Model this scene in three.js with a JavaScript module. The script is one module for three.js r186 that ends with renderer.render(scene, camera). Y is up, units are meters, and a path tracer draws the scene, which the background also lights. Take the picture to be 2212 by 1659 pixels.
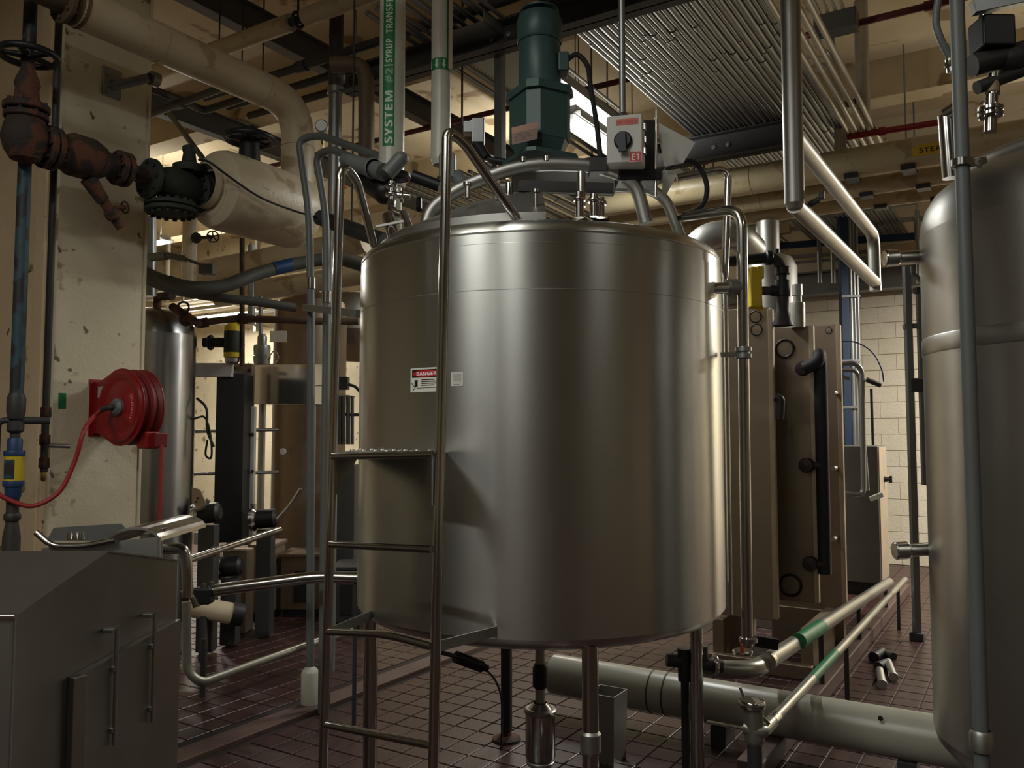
import * as THREE from 'three';
import { RoundedBoxGeometry } from 'three/addons/geometries/RoundedBoxGeometry.js';
import { mergeGeometries } from 'three/addons/utils/BufferGeometryUtils.js';
import { RectAreaLightUniformsLib } from 'three/addons/lights/RectAreaLightUniformsLib.js';

// ------------------------------------------------------------------ camera, light, exposure
RectAreaLightUniformsLib.init();
const scene = new THREE.Scene();
scene.background = new THREE.Color(0x000000);
const FOC = 1800, CX = 1106, CY = 829.5, EYE = 1.6;               // focal length in pixels of the 2212 x 1659 frame
const YAW = THREE.MathUtils.degToRad(31.9), PITCH = THREE.MathUtils.degToRad(3.45);
const camera = new THREE.PerspectiveCamera(2 * Math.atan(829.5 / FOC) * 180 / Math.PI, 2212 / 1659, 0.05, 80);
camera.rotation.order = 'YXZ';
camera.position.set(0, EYE, 0);
camera.rotation.set(PITCH, YAW, 0);
camera.updateMatrixWorld(true);
scene.add(camera);
const renderer = new THREE.WebGLRenderer({ antialias: true });
renderer.toneMapping = THREE.LinearToneMapping;
renderer.toneMappingExposure = 0.85;
renderer.shadowMap.enabled = true;

// lamps of the hall: [x, y, z, along (0 = z, 1 = x), length, width, intensity, colour]; each becomes a fluorescent fitting with its own light
const COOL = [0.98, 1.0, 0.95], WARM = [1.0, 0.95, 0.85];
const LAMPS = [
  { at: [-2.69, 3.8, -5.68], along: 'z', len: 1.25, power: 80, up: 0.9, col: COOL, label: 'bright twin-tube fluorescent fitting hanging behind the green motor' },
  { at: [-5.6, 4.45, -9.2], along: 'z', len: 1.25, power: 80, up: 1.0, col: WARM, label: 'fluorescent fitting glimpsed left of the brown elbow, below the ceiling' },
  { at: [-10.5, 4.2, -7.0], along: 'x', len: 1.25, power: 280, up: 0.4, col: WARM, label: 'fluorescent fitting over the far machines behind the pillar' },
  { at: [-12.5, 3.9, -9.6], along: 'x', len: 1.25, power: 280, up: 0.4, col: WARM, label: 'fluorescent fitting nearest the far corner of the hall' },
  { at: [1.2, 3.6, -9.4], along: 'x', len: 1.25, power: 520, up: 0.1, col: WARM, label: 'fluorescent fitting in front of the block wall, behind the right tank' },
  { at: [-0.2, 4.7, 3.2], along: 'x', len: 1.25, power: 60, up: 0.3, col: COOL, label: 'fluorescent fitting behind the viewpoint' },
  { at: [-1.35, 4.6, -0.5], along: 'z', len: 1.25, power: 40, up: 0.6, col: COOL, label: 'fluorescent fitting high above, between the viewpoint and the tank' },
  { at: [-2.5, 4.6, 1.7], along: 'x', len: 1.25, power: 125, up: 0.5, col: COOL, label: 'fluorescent fitting behind the viewpoint, nearer the pillar' },
  { at: [3.0, 4.6, -1.0], along: 'z', len: 1.25, power: 14, up: 0.15, col: COOL, label: 'fluorescent fitting beside the steel tank at the right edge' },
];

// ------------------------------------------------------------------ pixel -> place
const V = (x, y, z) => new THREE.Vector3(x, y, z);
const FWD = V(-Math.sin(YAW), 0, -Math.cos(YAW)), RGT = V(Math.cos(YAW), 0, -Math.sin(YAW));
function ray(px, py) { return V((px - CX) / FOC, -(py - CY) / FOC, -1).applyQuaternion(camera.quaternion); }
const eye = camera.position;
function P(px, py, d) { const r = ray(px, py); return r.multiplyScalar(d / r.dot(FWD)).add(eye); }      // d: distance ahead in metres
function PX(px, py, x) { const r = ray(px, py); return r.multiplyScalar(x / r.x).add(eye); }
function PY(px, py, y) { const r = ray(px, py); return r.multiplyScalar((y - EYE) / r.y).add(eye); }
function PZ(px, py, z) { const r = ray(px, py); return r.multiplyScalar(z / r.z).add(eye); }
const L = (...a) => a.map(([x, y, d]) => P(x, y, d));

// ------------------------------------------------------------------ random numbers, noise textures
let seedN = 12345;
const rnd = () => { seedN = (seedN * 1664525 + 1013904223) >>> 0; return seedN / 4294967296; };
const rr = (a, b) => a + (b - a) * rnd();
function lattice(n, s) { const a = new Float32Array(n * n); let q = s * 7919 + 17; for (let i = 0; i < n * n; i++) { q = (q * 1664525 + 1013904223) >>> 0; a[i] = q / 4294967296; } return a; }
const lat = {};
function vnoise(u, v, nx, ny, s) {                                 // tiling value noise on [0,1)^2
  const key = Math.max(nx, ny) + '_' + s, n = Math.max(nx, ny), a = lat[key] ??= lattice(n, s);
  const x = u * nx, y = v * ny, x0 = Math.floor(x), y0 = Math.floor(y), fx = x - x0, fy = y - y0;
  const sx = fx * fx * (3 - 2 * fx), sy = fy * fy * (3 - 2 * fy), g = (i, j) => a[(((j % ny) + ny) % ny) * n + (((i % nx) + nx) % nx)];
  return (g(x0, y0) * (1 - sx) + g(x0 + 1, y0) * sx) * (1 - sy) + (g(x0, y0 + 1) * (1 - sx) + g(x0 + 1, y0 + 1) * sx) * sy;
}
const fbm = (u, v, n, s, oct = 4) => { let t = 0, w = 0.5, m = n; for (let i = 0; i < oct; i++) { t += w * vnoise(u, v, m, m, s + i); w *= 0.5; m *= 2; } return t / (1 - Math.pow(0.5, oct)); };
function tex(size, fn, metres, srgb = false) {                     // fn(u, v) -> value or [r, g, b] in 0..1
  const d = new Uint8Array(size * size * 4);
  for (let j = 0; j < size; j++) for (let i = 0; i < size; i++) {
    const c = fn(i / size, j / size), k = (j * size + i) * 4;
    for (let q = 0; q < 3; q++) d[k + q] = Math.max(0, Math.min(255, Math.round(255 * (Array.isArray(c) ? c[q] : c))));
    d[k + 3] = 255;
  }
  const t = new THREE.DataTexture(d, size, size, THREE.RGBAFormat);
  t.wrapS = t.wrapT = THREE.RepeatWrapping; t.magFilter = THREE.LinearFilter; t.minFilter = THREE.LinearFilter;
  t.repeat.set(1 / metres, 1 / metres); if (srgb) t.colorSpace = THREE.SRGBColorSpace; t.needsUpdate = true; return t;
}
const sm = (a, b, x) => { const t = Math.max(0, Math.min(1, (x - a) / (b - a))); return t * t * (3 - 2 * t); };
const mix3 = (a, b, t) => a.map((x, i) => x + (b[i] - x) * t);

const patina = tex(256, (u, v) => 0.82 + 0.18 * fbm(u, v, 6, 3, 5), 0.7);                         // faint mottling, multiplies a colour
const roughPat = tex(256, (u, v) => 0.75 + 0.25 * fbm(u, v, 5, 21, 5), 0.5);
const grain = tex(256, (u, v) => fbm(u, v, 24, 5, 3), 0.3);
const brushed = tex(512, (u, v) => 0.93 + 0.02 * vnoise(u, v, 8, 256, 31) + 0.05 * fbm(u, v, 4, 32, 4), 0.8);
const brushedRough = tex(512, (u, v) => 0.9 + 0.02 * vnoise(u, v, 4, 256, 33) + 0.08 * fbm(u, v, 3, 35, 3), 0.9);
const wallTex = tex(512, (u, v) => { const n = fbm(u, v, 5, 41, 5), m = fbm(u, v, 9, 47, 4); const c = mix3([0.86, 0.82, 0.72], [0.78, 0.73, 0.61], n); return mix3(mix3(c, [0.42, 0.38, 0.26], 0.75 * sm(0.66, 0.78, m) * sm(0.45, 0.6, n)), [0.30, 0.24, 0.16], 0.8 * sm(0.745, 0.79, fbm(u, v, 22, 49, 3)) * sm(0.5, 0.58, m)); }, 1.3, true);
const ceilTex = tex(512, (u, v) => { const n = fbm(u, v, 4, 51, 5), m = fbm(u, v, 7, 57, 4); let c = mix3([0.85, 0.80, 0.68], [0.74, 0.67, 0.53], n); c = mix3(c, [0.48, 0.39, 0.27], 0.7 * sm(0.60, 0.68, m) * sm(0.45, 0.6, n)); return c; }, 2.6, true);
const rustTex = tex(256, (u, v) => mix3([0.20, 0.16, 0.14], [0.36, 0.22, 0.15], sm(0.42, 0.62, fbm(u, v, 5, 61, 5))), 0.35, true);
const blueTex = tex(256, (u, v) => mix3([0.20, 0.29, 0.33], [0.17, 0.17, 0.18], sm(0.42, 0.58, fbm(u, v, 6, 67, 5))), 0.45, true);
const creamTex = tex(512, (u, v) => { const n = fbm(u, v, 4, 71, 5); return mix3(mix3([0.81, 0.76, 0.66], [0.74, 0.67, 0.55], n), [0.55, 0.46, 0.34], 0.5 * sm(0.66, 0.78, fbm(u, v, 8, 77, 4))); }, 0.9, true);

// ------------------------------------------------------------------ materials
const C = (r, g, b) => new THREE.Color().setRGB(r, g, b);
const std = (o) => new THREE.MeshPhysicalMaterial(o);
const M = {
  tank: std({ color: C(0.70, 0.695, 0.66), metalness: 1, roughness: 0.32, roughnessMap: brushedRough, map: brushed, anisotropy: 0.7, anisotropyRotation: Math.PI / 2, }),
  steel: std({ color: C(0.60, 0.58, 0.55), metalness: 1, roughness: 0.2, roughnessMap: roughPat }),
  dullSteel: std({ color: C(0.46, 0.45, 0.42), metalness: 1, roughness: 0.48, roughnessMap: brushedRough, map: patina }),
  cabinet: std({ color: C(0.40, 0.385, 0.355), metalness: 1, roughness: 0.42, roughnessMap: brushedRough, map: patina }),
  galv: std({ color: C(0.30, 0.305, 0.30), metalness: 0.7, roughness: 0.42, roughnessMap: roughPat, map: patina }),
  greyPipe: std({ color: C(0.17, 0.18, 0.175), metalness: 0.1, roughness: 0.5, map: patina }),
  darkPipe: std({ color: C(0.055, 0.052, 0.05), metalness: 0.2, roughness: 0.55, map: patina }),
  steelBeam: std({ color: C(0.075, 0.07, 0.068), metalness: 0.2, roughness: 0.6, map: patina, bumpMap: grain, bumpScale: 0.0006 }),
  black: std({ color: C(0.012, 0.012, 0.013), roughness: 0.45, map: patina }),
  rubber: std({ color: C(0.016, 0.016, 0.017), roughness: 0.7, map: patina }),
  iron: std({ color: C(1, 1, 1), map: rustTex, roughness: 0.8, bumpMap: grain, bumpScale: 0.003 }),
  greenIron: std({ color: C(0.028, 0.033, 0.024), roughness: 0.7, map: patina, bumpMap: grain, bumpScale: 0.002 }),
  rustyPipe: std({ color: C(0.13, 0.085, 0.05), roughness: 0.6, map: patina, bumpMap: grain, bumpScale: 0.0015 }),
  cream: std({ color: C(1, 1, 1), map: creamTex, roughness: 0.42, bumpMap: grain, bumpScale: 0.0012 }),
  pvc: std({ color: C(0.68, 0.66, 0.57), roughness: 0.3, map: patina }),
  wall: std({ color: C(1, 1, 1), map: wallTex, roughness: 0.6, bumpMap: grain, bumpScale: 0.0015 }),
  wallPink: std({ color: C(1, 0.86, 0.76), map: wallTex, roughness: 0.6, bumpMap: grain, bumpScale: 0.0015 }),
  ceil: std({ color: C(1, 1, 1), map: ceilTex, roughness: 0.85, bumpMap: grain, bumpScale: 0.003 }),
  block: [0, 1, 2].map((k) => std({ color: C(0.74 - 0.02 * k, 0.67 - 0.015 * k, 0.53 - 0.02 * k), roughness: 0.62, map: patina, bumpMap: grain, bumpScale: 0.002 })),
  mortar: std({ color: C(0.64, 0.575, 0.45), roughness: 0.9, map: patina }),
  tile: [0, 1, 2, 3].map((k) => std({ color: C([0.05, 0.045, 0.054, 0.048][k], [0.021, 0.018, 0.023, 0.02][k], [0.017, 0.015, 0.02, 0.017][k]), roughness: 0.42, roughnessMap: roughPat, map: patina, bumpMap: grain, bumpScale: 0.0006 })),
  grout: std({ color: C(0.028, 0.019, 0.016), roughness: 0.9, map: patina }),
  curb: std({ color: C(0.11, 0.065, 0.052), roughness: 0.6, map: patina, bumpMap: grain, bumpScale: 0.0015 }),
  greenPaint: std({ color: C(0.045, 0.10, 0.092), roughness: 0.42, map: patina }),
  red: std({ color: C(0.30, 0.010, 0.013), roughness: 0.38, map: patina }),
  redDark: std({ color: C(0.17, 0.009, 0.010), roughness: 0.5 }),
  redHose: std({ color: C(0.36, 0.03, 0.03), roughness: 0.5 }),
  knobDark: std({ color: C(0.03, 0.014, 0.013), roughness: 0.5, map: patina }),
  vessel: std({ color: C(0.40, 0.40, 0.40), metalness: 1, roughness: 0.32, roughnessMap: brushedRough, map: patina, anisotropy: 0.6, anisotropyRotation: Math.PI / 2 }),
  maroon: std({ color: C(0.11, 0.018, 0.02), roughness: 0.55, map: patina }),
  white: std({ color: C(0.72, 0.70, 0.66), roughness: 0.45, map: patina }),
  whiteRail: std({ color: C(0.62, 0.6, 0.55), roughness: 0.5, map: patina }),
  blue: std({ color: C(0.02, 0.06, 0.16), roughness: 0.5, map: patina }),
  bluePipe: std({ color: C(1, 1, 1), map: blueTex, roughness: 0.6 }),
  blueStrut: std({ color: C(0.012, 0.032, 0.08), metalness: 0.2, roughness: 0.5, map: patina }),
  yellow: std({ color: C(0.65, 0.48, 0.02), roughness: 0.45 }),
  brownTank: std({ color: C(0.24, 0.18, 0.125), metalness: 0.75, roughness: 0.45, map: patina, roughnessMap: brushedRough }),
  plate: std({ color: C(0.30, 0.235, 0.17), metalness: 0.55, roughness: 0.5, roughnessMap: brushedRough, map: patina }),
  plateEdge: std({ color: C(0.45, 0.36, 0.26), metalness: 0.3, roughness: 0.5, map: patina }),
  orange: std({ color: C(0.7, 0.12, 0.03), roughness: 0.5 }),
  greenTape: std({ color: C(0.01, 0.16, 0.06), roughness: 0.4 }),
  blueTape: std({ color: C(0.012, 0.05, 0.16), roughness: 0.45 }),
  paper: std({ color: C(0.78, 0.77, 0.74), roughness: 0.75 }),
  hose: std({ color: C(0.10, 0.095, 0.08), roughness: 0.6, map: patina }),
  brass: std({ color: C(0.55, 0.42, 0.2), metalness: 1, roughness: 0.35 }),
  housing: std({ color: C(0.75, 0.75, 0.73), roughness: 0.5 }),
  sideTank: std({ color: C(0.47, 0.455, 0.43), metalness: 1, roughness: 0.4, roughnessMap: brushedRough, map: patina, anisotropy: 0.6, anisotropyRotation: Math.PI / 2 }),
  pipeDull: std({ color: C(0.36, 0.35, 0.30), metalness: 0.7, roughness: 0.38, roughnessMap: roughPat, map: patina }),
  pvcDull: std({ color: C(0.40, 0.385, 0.32), roughness: 0.3, map: patina }),
  dullGrey: std({ color: C(0.16, 0.155, 0.14), metalness: 0.3, roughness: 0.5, map: patina }),
  galvLight: std({ color: C(0.55, 0.54, 0.48), metalness: 0.5, roughness: 0.4, roughnessMap: roughPat, map: patina }),
  creamRight: std({ color: C(0.86, 0.84, 0.72), map: creamTex, roughness: 0.38, bumpMap: grain, bumpScale: 0.0012 }),
  tanStrap: std({ color: C(0.5, 0.36, 0.25), roughness: 0.7 }),
};

// ------------------------------------------------------------------ geometry, all in world metres with uv in metres
const UPV = V(0, 1, 0);
function sweep(pts, radii, seg = 14, caps = true) {                // round body along points, radius per point
  const n = pts.length, pos = [], nor = [], uv = [], idx = [];
  const R = (i) => Array.isArray(radii) ? radii[i] : radii;
  const tan = pts.map((p, i) => { const a = pts[Math.max(0, i - 1)], b = pts[Math.min(n - 1, i + 1)]; return b.clone().sub(a).normalize(); });
  let nrm = Math.abs(tan[0].y) < 0.9 ? V(0, 1, 0) : V(1, 0, 0);
  nrm.addScaledVector(tan[0], -nrm.dot(tan[0])).normalize();
  let len = 0;
  for (let i = 0; i < n; i++) {
    if (i) { len += pts[i].distanceTo(pts[i - 1]); nrm.addScaledVector(tan[i], -nrm.dot(tan[i])).normalize(); }
    const bin = tan[i].clone().cross(nrm), k = (i < n - 1 && i > 0) ? 1 / Math.max(0.5, Math.cos(0.5 * tan[i].angleTo(pts[i + 1].clone().sub(pts[i])))) : 1;
    for (let j = 0; j <= seg; j++) {
      const a = j / seg * Math.PI * 2, d = nrm.clone().multiplyScalar(Math.cos(a)).addScaledVector(bin, Math.sin(a));
      pos.push(pts[i].x + d.x * R(i) * k, pts[i].y + d.y * R(i) * k, pts[i].z + d.z * R(i) * k); nor.push(d.x, d.y, d.z); uv.push(j / seg * 2 * Math.PI * R(i), len);
    }
  }
  const w = seg + 1;
  for (let i = 0; i < n - 1; i++) for (let j = 0; j < seg; j++) { const a = i * w + j, b = a + 1, c = a + w, d = c + 1; idx.push(a, b, c, b, d, c); }
  if (caps) for (const [i, s] of [[0, -1], [n - 1, 1]]) {
    if (R(i) < 1e-5) continue;
    const base = pos.length / 3, t = tan[i].clone().multiplyScalar(s);
    pos.push(pts[i].x, pts[i].y, pts[i].z); nor.push(t.x, t.y, t.z); uv.push(0, 0);
    for (let j = 0; j <= seg; j++) { const q = (i * w + j) * 3; pos.push(pos[q], pos[q + 1], pos[q + 2]); nor.push(t.x, t.y, t.z); uv.push(Math.cos(j) * R(i), Math.sin(j) * R(i)); }
    for (let j = 0; j < seg; j++) s > 0 ? idx.push(base, base + 1 + j, base + 2 + j) : idx.push(base, base + 2 + j, base + 1 + j);
  }
  return geo(pos, nor, uv, idx);
}
function geo(pos, nor, uv, idx) {
  const g = new THREE.BufferGeometry();
  g.setAttribute('position', new THREE.Float32BufferAttribute(pos, 3)); g.setAttribute('normal', new THREE.Float32BufferAttribute(nor, 3));
  g.setAttribute('uv', new THREE.Float32BufferAttribute(uv, 2)); g.setIndex(idx); return g;
}
function bends(pts, rad, steps = 7) {                              // polyline with rounded corners
  const out = [pts[0].clone()];
  for (let i = 1; i < pts.length - 1; i++) {
    const a = pts[i - 1], b = pts[i], c = pts[i + 1], u = a.clone().sub(b), w = c.clone().sub(b);
    const q = Math.min(rad, u.length() * 0.49, w.length() * 0.49); u.normalize(); w.normalize();
    const s = b.clone().addScaledVector(u, q), e = b.clone().addScaledVector(w, q);
    for (let k = 0; k <= steps; k++) { const t = k / steps; out.push(s.clone().multiplyScalar((1 - t) * (1 - t)).addScaledVector(b, 2 * t * (1 - t)).addScaledVector(e, t * t)); }
  }
  out.push(pts[pts.length - 1].clone()); return out;
}
const tube = (pts, r, rad = r * 3, seg = 14) => sweep(bends(pts, rad), r, seg);
const curve = (pts, r, n = 40, seg = 10) => sweep(new THREE.CatmullRomCurve3(pts, false, 'centripetal').getPoints(n), r, seg);
const cyl = (a, b, r, r2 = r, seg = 20) => sweep([a, b], [r, r2], seg);
function turned(prof, base, axis = UPV, seg = 32, phi0 = 0, phi = Math.PI * 2, crease = 0.6) {   // lathe about an axis; prof = [[r, h], ...]
  const q = new THREE.Quaternion().setFromUnitVectors(UPV, axis.clone().normalize());
  const pos = [], nor = [], uv = [], idx = [], segN = prof.slice(1).map((p, i) => { const dr = p[0] - prof[i][0], dh = p[1] - prof[i][1], l = Math.hypot(dr, dh) || 1; return [dh / l, -dr / l]; });
  let vlen = 0;
  for (let s = 0; s < segN.length; s++) {
    const l = Math.hypot(prof[s + 1][0] - prof[s][0], prof[s + 1][1] - prof[s][1]); if (l < 1e-7) continue;
    const soft = (k) => { if (k < 0 || k >= segN.length) return segN[s]; const d = segN[s][0] * segN[k][0] + segN[s][1] * segN[k][1]; if (Math.acos(Math.max(-1, Math.min(1, d))) > crease) return segN[s]; const a = [segN[s][0] + segN[k][0], segN[s][1] + segN[k][1]], m = Math.hypot(...a) || 1; return [a[0] / m, a[1] / m]; };
    const ends = [[prof[s], soft(s - 1), vlen], [prof[s + 1], soft(s + 1), vlen + l]], b0 = pos.length / 3;
    for (const [[r, h], nn, vv] of ends) for (let j = 0; j <= seg; j++) {
      const a = phi0 + j / seg * phi, c = Math.cos(a), si = Math.sin(a), p = V(r * c, h, r * si).applyQuaternion(q).add(base), m = V(nn[0] * c, nn[1], nn[0] * si).applyQuaternion(q);
      pos.push(p.x, p.y, p.z); nor.push(m.x, m.y, m.z); uv.push(-a * Math.max(r, 0.05), vv);
    }
    for (let j = 0; j < seg; j++) { const a = b0 + j, b = a + 1, c = a + seg + 1, d = c + 1; idx.push(a, c, b, b, c, d); }
    vlen += l;
  }
  return geo(pos, nor, uv, idx);
}
function metricUV(g) {                                             // box-projected uv in metres
  if (g.index) g = g.toNonIndexed();
  const p = g.attributes.position, n = g.attributes.normal, uv = new Float32Array(p.count * 2);
  for (let i = 0; i < p.count; i += 3) {
    const ax = Math.abs(n.getX(i)) + Math.abs(n.getX(i + 1)), ay = Math.abs(n.getY(i)) + Math.abs(n.getY(i + 1)), az = Math.abs(n.getZ(i)) + Math.abs(n.getZ(i + 1));
    for (let k = i; k < i + 3; k++) { const q = ax > ay && ax > az ? [p.getZ(k), p.getY(k)] : ay > az ? [p.getX(k), p.getZ(k)] : [p.getX(k), p.getY(k)]; uv[2 * k] = q[0]; uv[2 * k + 1] = q[1]; }
  }
  g.setAttribute('uv', new THREE.BufferAttribute(uv, 2)); return g;
}
function box(c, w, h, d, turn = 0, bev = 0.004) {                   // bevelled box centred on c, turned about y
  const b = Math.min(bev, w * 0.3, h * 0.3, d * 0.3);
  const g = metricUV(b > 0.0005 ? new RoundedBoxGeometry(w, h, d, 1, b) : new THREE.BoxGeometry(w, h, d));
  if (turn) g.rotateY(turn); g.translate(c.x, c.y, c.z); return g;
}
function boxAB(x0, x1, y0, y1, z0, z1, bev = 0.004) { return box(V((x0 + x1) / 2, (y0 + y1) / 2, (z0 + z1) / 2), Math.abs(x1 - x0), Math.abs(y1 - y0), Math.abs(z1 - z0), 0, bev); }
function bar(a, b, w, h, bev = 0.002, up = UPV) {                  // box from a to b; w across, h along "up"
  const l = a.distanceTo(b), z = b.clone().sub(a).normalize(); let x = up.clone().cross(z); if (x.length() < 1e-3) x = V(1, 0, 0).cross(z); x.normalize(); const y = z.clone().cross(x);
  const g = metricUV(bev > 0.0005 ? new RoundedBoxGeometry(w, h, l, 1, Math.min(bev, w * 0.3, h * 0.3)) : new THREE.BoxGeometry(w, h, l));
  g.applyMatrix4(new THREE.Matrix4().makeBasis(x, y, z).setPosition(a.clone().add(b).multiplyScalar(0.5))); return g;
}
function slab(pts, thick) {                                        // convex or simple polygon of 3-D points, given thickness
  const o = pts[0], u = pts[1].clone().sub(o).normalize(), n = u.clone().cross(pts[pts.length - 1].clone().sub(o)).normalize(), v = n.clone().cross(u);
  const s = new THREE.Shape(pts.map((p) => { const d = p.clone().sub(o); return new THREE.Vector2(d.dot(u), d.dot(v)); }));
  const g = new THREE.ExtrudeGeometry(s, { depth: thick, bevelEnabled: false, curveSegments: 8 });
  g.applyMatrix4(new THREE.Matrix4().makeBasis(u, v, n).setPosition(o)); return g;
}
function ring(c, axis, R, r, seg = 40, rs = 10) { const g = new THREE.TorusGeometry(R, r, rs, seg); g.applyQuaternion(new THREE.Quaternion().setFromUnitVectors(V(0, 0, 1), axis.clone().normalize())); g.translate(c.x, c.y, c.z); return g; }
function ball(c, r, sy = 1) { const g = new THREE.SphereGeometry(r, 20, 14); g.scale(1, sy, 1); g.translate(c.x, c.y, c.z); return g; }
const off = (p, x, y, z) => V(p.x + x, p.y + y, p.z + z);
const mid = (a, b, t = 0.5) => a.clone().lerp(b, t);
function merged(gs) { return gs.length === 1 ? gs[0] : mergeGeometries(gs.map((g) => { const h = g.index ? g.toNonIndexed() : g; for (const k of Object.keys(h.attributes)) if (!['position', 'normal', 'uv'].includes(k)) h.deleteAttribute(k); return h; })); }

// ------------------------------------------------------------------ things and parts
const taken = {};
function numbered(name) { const k = taken[name] = (taken[name] ?? -1) + 1; return k ? `${name}_${String(k).padStart(3, '0')}` : name; }
const opened = [];
function thing(name, label, category, group) {
  const o = new THREE.Group(); o.name = numbered(name); o.userData = { label, category }; if (group) o.userData.group = group;
  scene.add(o); opened.push(o); return o;
}
const SPLIT = /^(support|filter_cap|fitting|rung|saddle|hanger|coupling|clamp|jacket_seam|tie_bolt|bolt|spray_jet|hood_bolt|pack_plate|strap|tape_band|cradle|joint_band|tie_rod|brace|cross_arm|handle|flange|grip_stud|rod_guide|end_flange|hinge|plate_bolt|filter_band|stub|support_leg|sensor_box|chrome_fitting|roof_nozzle|stay_bar|hole|lower_fitting|insulated_band|conduit_tube|upright_tube|junction_box)$/;
function part(parent, name, g, m, label) {
  if (Array.isArray(g) && g.length > 1 && SPLIT.test(name)) return g.map((q) => part(parent, name, q, m, label))[0];
  const k = new THREE.Mesh(Array.isArray(g) ? merged(g) : g, m); k.name = name; k.castShadow = k.receiveShadow = true;
  if (label) k.userData.label = label; parent.add(k); return k;
}
function single(name, label, category, g, m, group) {              // a thing that is one mesh
  const k = new THREE.Mesh(Array.isArray(g) ? merged(g) : g, m); k.name = numbered(name); k.castShadow = k.receiveShadow = true;
  k.userData = { label, category }; if (group) k.userData.group = group; scene.add(k);
  k.geometry.computeBoundingBox(); const b = k.geometry.boundingBox, c = V((b.min.x + b.max.x) / 2, b.min.y, (b.min.z + b.max.z) / 2); k.geometry.translate(-c.x, -c.y, -c.z); k.position.copy(c);
  return k;
}
function struct(name, g, m, label) { const k = new THREE.Mesh(Array.isArray(g) ? merged(g) : g, m); k.name = name; k.userData = { kind: 'structure', label, category: name.split('_')[0] }; k.castShadow = k.receiveShadow = true; scene.add(k); return k; }
function settle() {                                                // put every group's origin at its base
  for (const o of opened) {
    const b = new THREE.Box3().setFromObject(o), c = V((b.min.x + b.max.x) / 2, b.min.y, (b.min.z + b.max.z) / 2);
    o.position.copy(c); for (const k of o.children) k.position.sub(c);
  }
}
function print(w, h, draw, S = 512) {                              // flat print for a label, tape or screen
  const cv = document.createElement('canvas'); cv.width = Math.round(S * Math.min(1, w / h)); cv.height = Math.round(S * Math.min(1, h / w)); const x = cv.getContext('2d'); draw(x, cv.width, cv.height);
  const t = new THREE.CanvasTexture(cv); t.colorSpace = THREE.SRGBColorSpace; return std({ map: t, roughness: 0.5 });
}
function patch(c, axisY0, R, phi0, phi1, h, m) {                   // sheet wrapped on a vertical cylinder of radius R about c; uv 0..1
  const seg = Math.max(8, Math.ceil(Math.abs(phi1 - phi0) * 12)), pos = [], nor = [], uv = [], idx = [];
  for (let j = 0; j <= 1; j++) for (let i = 0; i <= seg; i++) { const a = phi0 + (phi1 - phi0) * i / seg, s = Math.sin(a), q = Math.cos(a), d = RGT.clone().multiplyScalar(s).addScaledVector(FWD, -q); pos.push(c.x + d.x * R, axisY0 + h * j, c.z + d.z * R); nor.push(d.x, 0, d.z); uv.push(i / seg, j); }
  for (let i = 0; i < seg; i++) idx.push(i, i + 1, i + seg + 1, i + 1, i + seg + 2, i + seg + 1);
  return geo(pos, nor, uv, idx);
}
function flange(c, axis, R, t, bolts = 8) {                        // disc with bolt heads
  const a = axis.clone().normalize(), g = [turned([[0, 0], [R * 0.94, 0], [R, t * 0.15], [R, t * 0.85], [R * 0.94, t], [0, t]], c, a, 28)];
  const u = Math.abs(a.y) < 0.9 ? UPV.clone().cross(a).normalize() : V(1, 0, 0), w = a.clone().cross(u);
  for (let k = 0; k < bolts; k++) { const q = k / bolts * 6.283, p = c.clone().addScaledVector(u, Math.cos(q) * R * 0.8).addScaledVector(w, Math.sin(q) * R * 0.8); g.push(sweep([p.clone().addScaledVector(a, -t * 0.5), p.clone().addScaledVector(a, t * 1.5)], R * 0.09, 6)); }
  return merged(g);
}
function handwheel(t, c, axis, R, m, spokes = 5) {                  // rim, spokes and hub as one part
  const a = axis.clone().normalize(), u = Math.abs(a.y) < 0.9 ? UPV.clone().cross(a).normalize() : V(1, 0, 0), w = a.clone().cross(u), g = [ring(c, a, R, R * 0.13), cyl(c.clone().addScaledVector(a, -R * 0.16), c.clone().addScaledVector(a, R * 0.16), R * 0.28)];
  for (let k = 0; k < spokes; k++) { const q = k / spokes * 6.283 + 0.4, d = u.clone().multiplyScalar(Math.cos(q)).addScaledVector(w, Math.sin(q)); g.push(sweep([c.clone().addScaledVector(d, R * 0.15), c.clone().addScaledVector(d, R)], [R * 0.14, R * 0.09], 8)); }
  return part(t, 'handwheel', g, m);
}
function clampRing(c, axis, R, t = 0.016) { const a = axis.clone().normalize(); return merged([turned([[0, 0], [R * 1.25, 0], [R * 1.38, t * 0.3], [R * 1.38, t * 0.7], [R * 1.25, t], [0, t]], c.clone().addScaledVector(a, -t / 2), a, 24)]); }

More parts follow.
